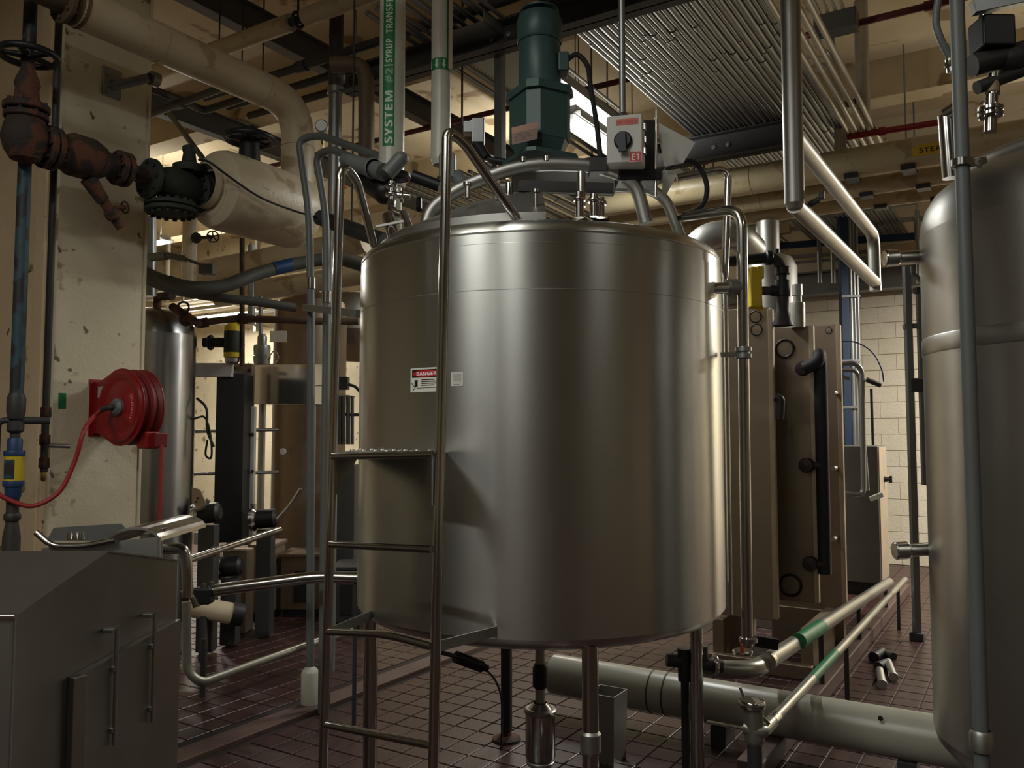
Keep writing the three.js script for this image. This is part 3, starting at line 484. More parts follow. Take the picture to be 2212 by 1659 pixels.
// ------------------------------------------------------------------ left side: hooded cabinet, reel, pillar pipes, insulated steam line
{ // hooded steel cabinet, its axes those of the viewer
  const t = thing('hooded_cabinet', 'dark stainless cabinet with a pitched hood in the near corner', 'cabinet');
  const A = P(45, 1330, 1.9), xs = A.dot(RGT), at = (x, y, d) => RGT.clone().multiplyScalar(x).addScaledVector(FWD, d).setY(y);
  const onSide = (px, py) => { const d = xs / ((px - CX) / FOC); return [P(px, py, d).y, d]; };
  const [yA, dA] = onSide(45, 1330), [yB, dB] = onSide(240, 1190), [yC, dC] = onSide(391, 1209), W = 1.3, th = 0.004;
  part(t, 'side_panel', slab([at(xs, 0, dA), at(xs, 0, dC), at(xs, yC, dC), at(xs, yB, dB), at(xs, yA, dA)], -th), M.cabinet);
  part(t, 'side_panel', slab([at(xs - W, 0, dA), at(xs - W, 0, dC), at(xs - W, yC, dC), at(xs - W, yB, dB), at(xs - W, yA, dA)], th), M.cabinet);
  part(t, 'front_panel', slab([at(xs - 0.004, 0, dA), at(xs - 0.004, yA, dA), at(xs - W, yA, dA), at(xs - W, 0, dA)], th), M.dullSteel);
  part(t, 'hood', [slab([at(xs + 0.006, yA, dA - 0.006), at(xs + 0.006, yB, dB), at(xs - W, yB, dB), at(xs - W, yA, dA - 0.006)], -0.004), slab([at(xs + 0.006, yB, dB), at(xs + 0.006, yC, dC), at(xs - W, yC, dC), at(xs - W, yB, dB)], -0.004)], M.cabinet);
  part(t, 'hood_lip', [cyl(at(xs + 0.008, yA, dA - 0.006), at(xs - W, yA, dA - 0.006), 0.006, 0.006, 10)], M.steel);
  part(t, 'corner_seam', cyl(at(xs, 0, dA), at(xs, yA, dA), 0.006, 0.006, 10), M.dullSteel);
  part(t, 'back_panel', slab([at(xs - 0.004, 0, dC), at(xs - 0.004, yC, dC), at(xs - W, yC, dC), at(xs - W, 0, dC)], -th), M.cabinet);
  const [yP, d0] = onSide(165, 1456), [yQ, d1] = onSide(322, 1379), yp = (yP + yQ) / 2;
  const door = part(t, 'sliding_door', [slab([at(xs + 0.001, 0.1, d0), at(xs + 0.001, 0.1, dC - 0.02), at(xs + 0.001, yp, dC - 0.02), at(xs + 0.001, yp, d0)], 0.022)], M.cabinet);
  part(door, 'door_edge', bar(at(xs + 0.016, 0.1, d0 + 0.014), at(xs + 0.016, yp, d0 + 0.014), 0.036, 0.032, 0.003), M.dullSteel);
  for (const [px, p0, p1] of [[240, 1352, 1610], [322, 1320, 1560]]) { const [u, d] = onSide(px, p0), [l] = onSide(px, p1), r = part(t, 'latch_rod', cyl(at(xs + 0.034, l, d), at(xs + 0.034, u, d), 0.006, 0.006, 10), M.dullSteel); part(r, 'rod_guide', [box(at(xs + 0.018, u - 0.01, d - 0.008), 0.03, 0.012, 0.03, YAW), box(at(xs + 0.028, yp - 0.03, d), 0.012, 0.016, 0.02, YAW), box(at(xs + 0.028, l + 0.04, d), 0.012, 0.016, 0.02, YAW)], M.dullSteel); }
}
{ // wash trough behind the cabinet
  const t = thing('wash_trough', 'stainless trough with an arched lid just behind the hooded cabinet', 'trough');
  const b = 3.3;
  part(t, 'basin', [slab(L([96, 1184, b], [345, 1160, b], [345, 1300, b], [96, 1310, b]), 0.01), slab(L([345, 1160, b], [352, 1158, b + 0.6], [352, 1290, b + 0.6], [345, 1300, b]), 0.01), slab(L([96, 1184, b], [120, 1180, b + 0.6], [120, 1300, b + 0.6], [96, 1310, b]), 0.01)], M.dullSteel);
  part(t, 'rim_tube', tube(L([78, 1150, b - 0.02], [112, 1180, b - 0.02], [180, 1180, b - 0.02], [250, 1166, b - 0.02]), 0.012, 0.04), M.steel);
  const arc = (k, kk) => [...Array(13)].map((_, i) => { const a = i / 12 * Math.PI; return P(288 - k * Math.cos(a), 1176 - kk * Math.sin(a) - i * 0.6, b + 0.05); });
  part(t, 'arched_lid', slab([...arc(58, 34), ...arc(52, 28).reverse()], 0.5), M.steel);
  part(t, 'back_plate', slab(L([100, 1168, 3.75], [116, 1140, 3.75], [262, 1131, 3.75], [276, 1146, 3.75], [276, 1168, 3.75]), 0.006), M.galv);
  part(t, 'lid_rod', cyl(P(300, 1150, 3.4), P(360, 1141, 3.45), 0.005), M.steel);
  part(t, 'spray_jet', [150, 163, 175].map((x) => turned([[0.01, 0], [0.014, 0.004], [0.008, 0.03], [0, 0.032]], P(x, 1166, b))), M.steel);
  part(t, 'support_leg', [[110, b + 0.05], [340, b + 0.05]].map(([x, d]) => { const p = P(x, 1240, d); return cyl(V(p.x, 0, p.z), p, 0.018); }), M.dullSteel);
}
single('trough_pipe', 'bright steel pipe bending down behind the hooded cabinet', 'pipe', tube([P(352, 1186, 3.9), P(398, 1184, 3.9), P(404, 1215, 3.9), P(405, 1290, 3.9)], 0.025, 0.08, 16), M.steel);
{ // red hose reel on the pillar, drum axis along z
  const t = thing('hose_reel', 'red enclosed hose reel mounted on the cream pillar', 'hose reel');
  const xw = -4.75, c = PX(251, 879, xw + 0.29), r = 0.225, z = c.z - 0.04, ax = V(0, 0, 1), ctr = V(xw + 0.28, c.y, z);
  const outline = (zz) => { const p = []; for (let i = 0; i <= 24; i++) { const a = -2.05 + i / 24 * 4.1; p.push(V(ctr.x + r * Math.cos(a), ctr.y + r * Math.sin(a), zz)); } p.push(V(xw + 0.06, ctr.y + 0.15, zz), V(xw + 0.004, ctr.y + 0.155, zz), V(xw + 0.004, ctr.y - 0.155, zz), V(xw + 0.06, ctr.y - 0.15, zz)); return p; };
  const sideP = part(t, 'side_plate', [slab(outline(z), 0.006), turned([[0.15, 0], [0.19, 0.016], [0.2, 0.016], [0.208, 0.002]], V(ctr.x, ctr.y, z + 0.004), ax, 48), turned([[0, 0.02], [0.06, 0.02], [0.15, 0]], V(ctr.x, ctr.y, z + 0.004), ax, 48)], M.red);
  part(t, 'side_plate', slab(outline(z - 0.125), 0.006), M.red);
  part(t, 'drum', [turned([[0.1, -0.12], [0.1, -0.006]], V(ctr.x, ctr.y, z), ax, 40), turned([[0.215, -0.006], [0.22, -0.01], [0.2, -0.022], [0.2, -0.046], [0.222, -0.056], [0.222, -0.064], [0.2, -0.075], [0.2, -0.1], [0.22, -0.118]], V(ctr.x, ctr.y, z), ax, 48)], M.redDark);
  part(t, 'base_plate', boxAB(xw, xw + 0.008, ctr.y - 0.17, ctr.y + 0.17, z - 0.16, z + 0.03, 0.003), M.red);
  const hub = part(t, 'hub', turned([[0.05, 0], [0.05, 0.02], [0.035, 0.035], [0, 0.035]], V(ctr.x + 0.01, ctr.y, z + 0.022), ax, 24), M.greyPipe);
  part(hub, 'swivel_inlet', tube([V(ctr.x + 0.01, ctr.y, z + 0.04), V(ctr.x + 0.01, ctr.y, z + 0.075), V(ctr.x - 0.07, ctr.y - 0.02, z + 0.085)], 0.016, 0.02), M.darkPipe);
  const lbl = print(20, 36, (x, w, h) => { x.fillStyle = '#cfc2bd'; x.fillRect(0, 0, w, h); x.fillStyle = '#9b8b87'; for (let i = 0; i < 7; i++) x.fillRect(w * 0.15, h * (0.1 + 0.12 * i), w * 0.7, h * 0.05); });
  const q = (x0, x1, y0, y1, m, n, lb) => part(t, n, geo([xw + x0, ctr.y + y0, z + 0.008, xw + x1, ctr.y + y0, z + 0.008, xw + x1, ctr.y + y1, z + 0.008, xw + x0, ctr.y + y1, z + 0.008], [0, 0, 1, 0, 0, 1, 0, 0, 1, 0, 0, 1], [0, 0, 1, 0, 1, 1, 0, 1], [0, 1, 2, 0, 2, 3]), m, lb);
  q(0.055, 0.105, 0.06, 0.125, lbl, 'data_label', 'white data label');
  const ln = print(300, 300, (x, w) => { x.fillStyle = '#aa1f25'; x.fillRect(0, 0, w, w); x.fillStyle = '#d9b9b4'; x.translate(w / 2, w / 2); for (let i = 0; i < 10; i++) { x.save(); x.rotate((i - 4.5) * 0.12); const h = w * (0.055 - 0.002 * i); x.fillRect(w * 0.36, -w * 0.014, h, w * 0.012); x.fillRect(w * 0.36, -w * 0.014, w * 0.012, w * 0.026); if (i % 2) x.fillRect(w * 0.36 + h * 0.5, -w * 0.014, w * 0.012, w * 0.026); x.restore(); } });
  ln.roughness = 0.4;
  part(t, 'lettered_ring', (() => { const n = 12, pos = [], nor = [], uv = [], idx = []; for (let i = 0; i <= n; i++) for (const rad of [0.085, 0.149]) { const a = -0.75 + 1.5 * i / n, zz = z + 0.006 + (0.15 - rad) / 0.09 * 0.02 ; pos.push(ctr.x + rad * Math.cos(a), ctr.y + rad * Math.sin(a), zz + 0.0008); nor.push(0, 0, 1); uv.push(0.5 + 0.5 * rad / 0.16 * Math.cos(a), 0.5 + 0.5 * rad / 0.16 * Math.sin(a)); } for (let i = 0; i < n; i++) idx.push(2 * i, 2 * i + 1, 2 * i + 2, 2 * i + 1, 2 * i + 3, 2 * i + 2); return geo(pos, nor, uv, idx); })(), ln, 'pale maker lettering on the red side plate');
  const o = V(ctr.x + 0.14, ctr.y - 0.19, z - 0.08); part(t, 'hose_outlet', [box(o, 0.09, 0.1, 0.09, 0, 0.01)], M.red); part(t, 'roller_guide', box(off(o, 0.06, 0.0, -0.03), 0.05, 0.085, 0.08, 0, 0.008), M.redDark);
  const s0 = V(ctr.x - 0.07, ctr.y - 0.02, z + 0.085);
  single('red_supply_hose', 'red rubber hose sagging from the reel hub across the pillar', 'hose', curve([s0, P(182, 930, 4.42), P(160, 1000, 4.4), P(125, 1065, 4.36), P(70, 1093, 4.3), P(20, 1080, 4.25), P(-30, 1050, 4.2)], 0.012, 60, 12), M.redHose);
  const oo = off(o, 0.085, -0.03, -0.03); single('red_drop_hose', 'red hose hanging straight down from the reel outlet', 'hose', curve([oo, off(oo, 0.003, -0.3, 0.004), off(oo, -0.002, -0.8, 0.0), off(oo, 0, -1.2, 0.01)], 0.011, 30, 10), M.redHose);
}
{ // blue-grey riser with filter, left edge
  const t = thing('blue_riser_pipe', 'worn blue riser pipe with a blue and yellow filter at the left edge', 'pipe');
  const x = P(45, 600, 4.3), p = (y, r = 0) => V(x.x, y, x.z), Y = (py) => P(45, py, 4.3).y;
  part(t, 'pipe', [cyl(p(Y(880)), p(Y(345)), 0.033), cyl(p(Y(90)), p(5.55), 0.033)], M.bluePipe);
  part(t, 'lower_fitting', [turned([[0.036, Y(905)], [0.044, Y(890)], [0.044, Y(860)], [0.036, Y(850)]], p(0)), cyl(p(Y(955)), p(Y(890)), 0.024), turned([[0.03, Y(935)], [0.04, Y(930)], [0.04, Y(915)], [0.03, Y(910)]], p(0)), cyl(p(0), p(Y(1060)), 0.03), turned([[0.042, Y(1240)], [0.042, Y(1160)], [0.03, Y(1130)]], p(0)), turned([[0.034, Y(1125)], [0.04, Y(1120)], [0.04, Y(1112)], [0.034, Y(1108)]], p(0))], M.darkPipe);
  part(t, 'filter_cap', [turned([[0.035, Y(978)], [0.036, Y(950)], [0.03, Y(946)]], p(0)), turned([[0.03, Y(1078)], [0.037, Y(1072)], [0.042, Y(1046)]], p(0))], M.blue);
  part(t, 'filter_bowl', turned([[0.046, Y(1046)], [0.046, Y(980)]], p(0)), M.yellow);
  part(t, 'filter_window', (() => { const g = box(V(x.x, (Y(1034) + Y(992)) / 2, x.z), 0.05, Y(992) - Y(1034), 0.075, YAW, 0.006); g.translate(-FWD.x * 0.012, 0, -FWD.z * 0.012); return g; })(), M.bluePipe);
  part(t, 'filter_band', [turned([[0.048, Y(985)], [0.05, Y(982)], [0.05, Y(976)], [0.048, Y(973)]], p(0)), turned([[0.048, Y(1050)], [0.05, Y(1047)], [0.05, Y(1041)], [0.048, Y(1038)]], p(0))], M.blue);
  const ty = Y(908), b2 = P(107, 905, 4.4); part(t, 'tee_branch', tube([V(x.x, ty, x.z), V(b2.x, ty, b2.z)], 0.02), M.darkPipe);
  part(t, 'bypass', tube([p(ty), P(-5, 908, 4.28), P(-8, 1000, 4.28)], 0.016, 0.06), M.darkPipe);
}
{ const t = thing('drop_conduit', 'thin dark conduit with brass drain cock running down the pillar corner', 'pipe');
  const x = P(112, 500, 4.55), Y = (py) => P(112, py, 4.55).y, p = (y) => V(x.x, y, x.z);
  part(t, 'pipe', cyl(p(Y(1020)), p(5.5), 0.019), M.darkPipe);
  part(t, 'fitting', [890, 950, 1000].map((y) => turned([[0.02, -0.03], [0.027, -0.025], [0.027, 0.025], [0.02, 0.03]], p(Y(y)))), M.iron);
  part(t, 'drain_cock', turned([[0.008, -0.03], [0.015, -0.02], [0.018, 0.01], [0.012, 0.03]], p(Y(1028))), M.brass);
  part(t, 'side_stub', cyl(p(Y(962)), P(152, 964, 4.6), 0.012), M.galv);
}
{ // rusty gate valve and strainer line, along z at x = -4.35
  const t = thing('rusty_valve_line', 'rust brown gate valve and strainer line crossing the pillar', 'valve');
  const X = -4.35, q = (px, py) => PX(px, py, X), zax = V(0, 0, -1), v = q(55, 300), Yv = (py) => q(55, py).y, at = (py) => V(v.x, Yv(py), v.z);
  part(t, 'valve_body', [turned([[0, Yv(352)], [0.07, Yv(345)], [0.1, Yv(325)], [0.115, Yv(300)], [0.1, Yv(270)], [0.085, Yv(255)]], V(v.x, 0, v.z), UPV, 28), flange(V(v.x, Yv(258), v.z), UPV, 0.105, 0.03, 8), flange(V(v.x, Yv(240), v.z), UPV, 0.11, 0.035, 8)], M.iron);
  part(t, 'bonnet', [turned([[0.095, Yv(230)], [0.06, Yv(212)], [0.055, Yv(190)], [0.062, Yv(182)], [0.055, Yv(170)], [0.035, Yv(150)], [0.03, Yv(118)]], V(v.x, 0, v.z), UPV, 24)], M.iron);
  part(t, 'stem', cyl(at(150), at(60), 0.016), M.darkPipe);
  handwheel(t, at(118), UPV, 0.135, M.black);
  const y = v.y - 0.01, run = (z) => V(X, y, z), z0 = v.z, L1 = q(130, 330).z, L2 = q(235, 350).z, L3 = q(300, 370).z;
  part(t, 'end_flange', [flange(V(X, y, z0 - 0.09), zax, 0.115, 0.03, 8), flange(V(X, y, z0 - 0.13), zax, 0.115, 0.03, 8)], M.iron);
  part(t, 'strainer', [turned([[0.07, 0], [0.085, 0.03], [0.115, 0.09], [0.115, 0.2], [0.09, 0.26], [0.07, 0.29], [0.07, 0.34]], V(X, y, z0 - 0.15), zax, 28), flange(V(X, y, z0 - 0.5), zax, 0.1, 0.03, 8), flange(V(X, y, z0 - 0.54), zax, 0.1, 0.03, 8)], M.iron);
  const b0 = q(190, 385), b1 = q(262, 492); const br = part(t, 'blowdown_leg', [cyl(b0, mid(b0, b1, 0.45), 0.045, 0.035), cyl(mid(b0, b1, 0.3), b1, 0.028), turned([[0.03, 0], [0.04, 0.01], [0.04, 0.05], [0.03, 0.06]], mid(b0, b1, 0.62), b1.clone().sub(b0))], M.iron);
  const hv = mid(b0, b1, 0.6), hw = q(270, 448); part(br, 'blowdown_stem', cyl(hv, hw, 0.012), M.iron);
  part(br, 'blowdown_wheel', [ring(hw, hw.clone().sub(hv), 0.032, 0.005, 24, 8), cyl(hv.clone().lerp(hw, 0.9), hw, 0.012)], M.iron);
  part(t, 'connecting_pipe', cyl(V(X, y, z0 - 0.5), V(X, y, q(330, 380).z), 0.045), M.iron);
}
{ // dark regulator valve beyond the pillar
  const t = thing('regulator_valve', 'black regulator valve with a wide bolted diaphragm flange left of the insulated vessel', 'valve');
  const X = -4.35, q = (px, py) => PX(px, py, X), c = q(372, 400), z0 = q(325, 380).z, z1 = q(440, 415).z;
  part(t, 'valve_body', [turned([[0.05, 0], [0.07, 0.02], [0.11, (z0 - z1) * 0.35], [0.11, (z0 - z1) * 0.6], [0.07, (z0 - z1) * 0.95]], V(X, c.y, z0), V(0, 0, -1), 28)], M.greenIron);
  part(t, 'end_flange', [flange(V(X, c.y, z0 + 0.02), V(0, 0, -1), 0.12, 0.03), flange(V(X, c.y, z1 + 0.06), V(0, 0, -1), 0.13, 0.035, 10), flange(V(X, c.y, z1 + 0.02), V(0, 0, -1), 0.13, 0.035, 10)], M.greenIron);
  const Yc = (py) => q(372, py).y;
  part(t, 'diaphragm_flange', [flange(V(c.x, Yc(462), c.z), UPV, 0.155, 0.03, 16), flange(V(c.x, Yc(450), c.z), UPV, 0.155, 0.03, 16), turned([[0.05, Yc(448)], [0.06, Yc(425)], [0.09, Yc(410)]], V(c.x, 0, c.z))], M.greenIron);
  part(t, 'spring_housing', [turned([[0.09, Yc(365)], [0.095, Yc(360)], [0.095, Yc(350)], [0.045, Yc(342)], [0.036, Yc(322)], [0.042, Yc(316)], [0.042, Yc(308)], [0.02, Yc(304)]], V(c.x + 0.02, 0, c.z - 0.1))], M.greenIron);
}
{ // insulated steam line
  const t = thing('insulated_steam_line', 'thick cream insulated pipe dropping through an elbow into a fat vessel', 'pipe');
  const X = -4.25, e = PX(645, 228, X), yh = e.y, zS = PX(168, 60, X).z, zv = PX(470, 430, X).z, zr = PX(638, 470, X).z;
  part(t, 'insulated_pipe', tube([V(X, yh, zS + 0.02), V(X, yh, e.z), V(X, 3.1, e.z)], 0.112, 0.26, 32), M.cream);
  part(t, 'jacket_seam', [ring(V(X, yh - 0.3, e.z), UPV, 0.113, 0.003, 40, 6), ring(V(X, yh, e.z + 0.34), V(0, 0, 1), 0.113, 0.003, 40, 6), ring(V(X, yh, e.z + 1.1), V(0, 0, 1), 0.113, 0.003, 40, 6)], M.cream);
  part(t, 'torn_end', turned([[0.08, 0.03], [0.108, 0.012], [0.116, -0.03]], V(X, yh, zS + 0.02), V(0, 0, 1), 28), M.rustyPipe);
  part(t, 'bare_pipe', [cyl(V(X, yh, zS + 0.9), V(X, yh, zS), 0.072, 0.072, 24), flange(V(X, yh, zS + 0.06), V(0, 0, 1), 0.12, 0.03, 8)], M.rustyPipe);
  const l = zv - zr + 0.12; part(t, 'vessel_jacket', turned([[0.10, 0], [0.20, 0.01], [0.235, 0.035], [0.25, 0.08], [0.25, l - 0.1], [0.235, l - 0.035], [0.2, l], [0, l + 0.02]], V(X, 3.12, zv + 0.06), V(0, 0, -1), 48), M.cream);
  part(t, 'vessel_nozzle', turned([[0.13, -0.06], [0.14, -0.02], [0.12, 0.02]], V(X, 3.12, zv + 0.06), V(0, 0, -1), 32), M.cream);
  const wv = PX(538, 372, X + 0.02); part(t, 'valve_yoke', [turned([[0.075, 3.34], [0.07, 3.36], [0.06, 3.5], [0.055, 3.56], [0.05, 3.58]], V(wv.x, 0, wv.z))], M.black);
  part(t, 'valve_stem', cyl(V(wv.x, 3.5, wv.z), V(wv.x, PX(540, 296, X).y, wv.z), 0.014), M.black);
  handwheel(t, V(wv.x, PX(540, 303, X).y, wv.z), UPV, 0.15, M.black);
}
single('steam_line_wire', 'thin black cable draped over the fat insulated vessel', 'cable', curve([PX(430, 345, -4.2), PX(455, 352, -4.0), PX(500, 385, -3.98), PX(560, 425, -3.97), PX(620, 450, -3.96), PX(690, 472, -3.9)], 0.007, 40, 8), M.rubber);
{ // bracket at the pillar top with pipe
  const t = thing('pillar_bracket', 'grey tube bracket bolted high on the pillar beneath the steam line', 'bracket');
  const a = PX(240, 180, -4.75); part(t, 'wall_plate', boxAB(-4.75, -4.735, a.y - 0.09, a.y + 0.09, a.z - 0.06, a.z + 0.06, 0.003), M.galv);
  const b = P(325, 168, 5.0), d = V(a.x, a.y - 0.02, a.z); part(t, 'arm', [cyl(d, b, 0.03), cyl(b, off(b, 0.0, 0, -0.05), 0.045)], M.galv); part(t, 'plate_bolt', [cyl(off(d, 0.02, 0.06, 0.03), off(d, -0.01, 0.06, 0.03), 0.012, 0.012, 6), cyl(off(d, 0.02, -0.045, 0.03), off(d, -0.01, -0.045, 0.03), 0.012, 0.012, 6)], M.galv);
}
single('wall_stain_tag', 'small green tag stuck on the pillar left of the reel', 'tag', (() => { const p = PX(134, 866, -4.75); return boxAB(-4.7505, -4.748, p.y - 0.045, p.y + 0.045, p.z - 0.022, p.z + 0.022, 0); })(), M.greenTape);
{ // grey conduits looping to the tank top
  const t = thing('grey_conduit', 'grey conduit with a high loop, standing in a floor coupling left of the ladder', 'conduit');
  const d = 5.0, f = P(670, 1450, d);
  part(t, 'conduit', tube([V(f.x, 0.22, f.z), P(672, 700, d), P(668, 460, d), P(645, 300, d), P(690, 292, 4.95), P(815, 336, 4.55)], 0.023, 0.14, 16), M.greyPipe);
  part(t, 'floor_coupling', turned([[0.05, 0], [0.052, 0.01], [0.052, 0.2], [0.044, 0.215], [0.024, 0.235]], V(f.x, 0, f.z)), M.pvc);
  part(t, 'coupling', turned([[0.024, -0.035], [0.029, -0.033], [0.029, 0.033], [0.024, 0.035]], P(672, 612, d)), M.steel);
  const u = thing('grey_conduit', 'second grey conduit, inside the loop of the taller one', 'conduit');
  const g = P(702, 1000, 4.9); part(u, 'conduit', tube([V(g.x, 0.0, g.z), P(705, 700, 4.9), P(704, 460, 4.9), P(682, 335, 4.9), P(715, 322, 4.8), P(800, 356, 4.3)], 0.022, 0.13, 16), M.greyPipe);
  part(u, 'coupling', turned([[0.024, -0.035], [0.029, -0.033], [0.029, 0.033], [0.024, 0.035]], P(705, 642, 4.9)), M.steel);
  single('conduit_strut', 'short grey strut bracing the conduits to the tank', 'bracket', [bar(P(660, 664, 4.97), P(776, 678, 4.15), 0.04, 0.04, 0.003)], M.galv);
}
{ // cluster of actuators and fittings at the left of the roof
  const t = thing('valve_cluster', 'cluster of grey actuators and chrome clamps at the left of the tank roof', 'valve');
  part(t, 'conduit_body', [cyl(P(762, 352, 4.0), P(828, 372, 3.85), 0.042), cyl(P(745, 345, 4.1), P(770, 352, 4.0), 0.032), turned([[0.044, 0], [0.05, 0.01], [0.05, 0.03], [0.044, 0.04]], P(800, 364, 3.9), V(0.8, -0.2, 0.3))], M.greyPipe);
  part(t, 'actuator', [cyl(P(836, 376, 3.75), P(866, 343, 3.75), 0.034), ball(P(866, 343, 3.75), 0.034)], M.greyPipe);
  part(t, 'actuator_cap', turned([[0.055, -0.01], [0.065, 0], [0.06, 0.02], [0.03, 0.03]], P(858, 384, 3.85)), M.darkPipe);
  part(t, 'tee', [cyl(P(846, 392, 3.75), P(846, 440, 3.75), 0.016), cyl(P(846, 420, 3.75), P(886, 424, 3.75), 0.014)], M.steel);
  part(t, 'clamp', [clampRing(P(846, 402, 3.75), UPV, 0.02), clampRing(P(846, 420, 3.75), UPV, 0.022), clampRing(P(868, 425, 3.75), RGT, 0.02)], M.steel);
  part(t, 'elbow', tube([P(846, 436, 3.75), P(845, 456, 3.72), P(868, 464, 3.7)], 0.018, 0.05), M.steel);
  part(t, 'inlet_tube', [cyl(P(838, 468, 3.6), P(856, 532, 3.42), 0.026), cyl(P(872, 462, 3.65), P(885, 500, 3.5), 0.02)], M.steel);
  part(t, 'handle', bar(P(812, 490, 3.5), P(872, 478, 3.5), 0.012, 0.012), M.dullSteel);
  part(t, 'black_valve', [cyl(P(772, 372, 4.1), P(830, 412, 3.95), 0.06), ball(P(832, 414, 3.95), 0.062)], M.black);
  part(t, 'grey_sensor', [box(P(967, 362, 3.7), 0.075, 0.11, 0.07, YAW, 0.008), cyl(P(985, 380, 3.7), P(1005, 402, 3.65), 0.03)], M.greyPipe);
  part(t, 'pipe', [cyl(P(890, 380, 4.0), P(950, 402, 4.0), 0.03), cyl(P(905, 430, 3.9), P(905, 452, 3.85), 0.014)], M.black);
  part(t, 'handle_grip', bar(P(741, 399, 3.9), P(748, 406, 3.9), 0.012, 0.012), M.orange, 'orange grip');
}
{ const t = thing('sight_sensor', 'grey box sensor and clamp assembly left of the green motor', 'sensor');
  part(t, 'sensor_box', [box(P(1033, 285, 3.85), 0.06, 0.12, 0.06, YAW, 0.006), box(P(1012, 278, 3.88), 0.05, 0.06, 0.06, YAW, 0.006)], M.galv);
  part(t, 'sensor_tube', [cyl(P(1030, 312, 3.85), P(1052, 345, 3.8), 0.026), cyl(P(1052, 345, 3.8), P(1098, 352, 3.8), 0.018)], M.black);
  part(t, 'clamp', [clampRing(P(1056, 350, 3.78), V(0.5, 0.6, 0.2), 0.024), cyl(P(1050, 350, 3.78), P(1066, 362, 3.76), 0.02)], M.steel);
}
// ------------------------------------------------------------------ right side
{ // second tank at the right edge
  const c = P(2400, 938, 3.0); c.y = 0; const r = 0.6, y0 = 0.5, y1 = 2.36;
  const t = thing('side_tank', 'dark stainless tank standing at the right edge of the picture', 'tank');
  part(t, 'shell', turned([[r, y0], [r, y1]], c, UPV, 96), M.sideTank);
  part(t, 'shoulder', turned([[r, y1], [r - 0.005, y1 + 0.05], [r - 0.02, y1 + 0.10], [r - 0.05, y1 + 0.15], [r - 0.1, y1 + 0.19], [0.3, y1 + 0.3], [0, y1 + 0.34]], c, UPV, 96), M.sideTank);
  part(t, 'bottom_dish', turned([[0, y0 - 0.2], [0.2, y0 - 0.19], [r - 0.16, y0 - 0.14], [r - 0.06, y0 - 0.09], [r - 0.01, y0 - 0.035], [r, y0]], c, UPV, 96), M.sideTank);
  for (const k of [-60, 60, 180]) { const b = c.clone().addScaledVector(tdir(k), 0.45); const l = part(t, 'leg', cyl(off(b, 0, 0.03, 0), off(b, 0, y0 - 0.12, 0), 0.03), M.dullSteel); part(l, 'foot', turned([[0.06, 0], [0.06, 0.015], [0.03, 0.04]], b), M.dullSteel); }
  const noz = (px, py, d) => { const a = P(px, py, d), b = P(px + 110, py - 6, d), v = b.clone().sub(a).normalize(); const n = part(t, 'side_nozzle', cyl(a, b, 0.026), M.steel); part(n, 'end_cap', turned([[0, 0], [0.03, 0.001], [0.034, 0.006], [0.034, 0.05], [0.027, 0.06]], a.clone().addScaledVector(v, -0.005), v), M.steel); };
  noz(1912, 558, 3.27); noz(1934, 1190, 3.27);
  part(t, 'seam_band', turned([[r, y0 + 1.40], [r + 0.003, y0 + 1.405], [r + 0.003, y0 + 1.46], [r, y0 + 1.465]], c, UPV, 96), M.sideTank);
  part(t, 'inlet_stub', [cyl(P(2054, 385, 2.95), P(2044, 250, 2.95), 0.029), cyl(P(2044, 250, 2.95), P(2082, 226, 2.9), 0.03)], M.steel);
  part(t, 'lid_ring', ring(V(c.x, y1 + 0.235, c.z), UPV, 0.42, 0.028, 64, 10), M.dullSteel);
}
{ const t = thing('tall_conduit', 'tall dull grey pipe with a chrome clamp in front of the right tank', 'conduit');
  const a = P(2098, 938, 2.35), p = (y) => V(a.x, y, a.z); part(t, 'conduit', cyl(p(0), p(5.5), 0.020, 0.020, 18), M.greyPipe);
  const yc = P(2098, 352, 2.35).y; part(t, 'clamp', [turned([[0.021, -0.012], [0.03, -0.01], [0.03, 0.01], [0.021, 0.012]], p(yc)), bar(P(2065, 360, 2.35), P(2130, 345, 2.35), 0.012, 0.022), bar(P(2114, 344, 2.34), P(2116, 362, 2.34), 0.012, 0.012)], M.steel);
  part(t, 'base_joint', turned([[0.021, 0], [0.03, 0.005], [0.03, 0.05], [0.024, 0.06]], p(P(2120, 1625, 2.35).y)), M.dullSteel);
  part(t, 'side_conduit', curve(L([2030, -20, 2.5], [2022, 50, 2.5], [2032, 85, 2.5], [2052, 125, 2.5]), 0.011), M.greyPipe);
  part(t, 'cable_gland', [cyl(P(2052, 128, 2.5), P(2056, 156, 2.5), 0.014), turned([[0.016, 0], [0.02, 0.006], [0.012, 0.025]], P(2054, 146, 2.5))], M.steel);
}
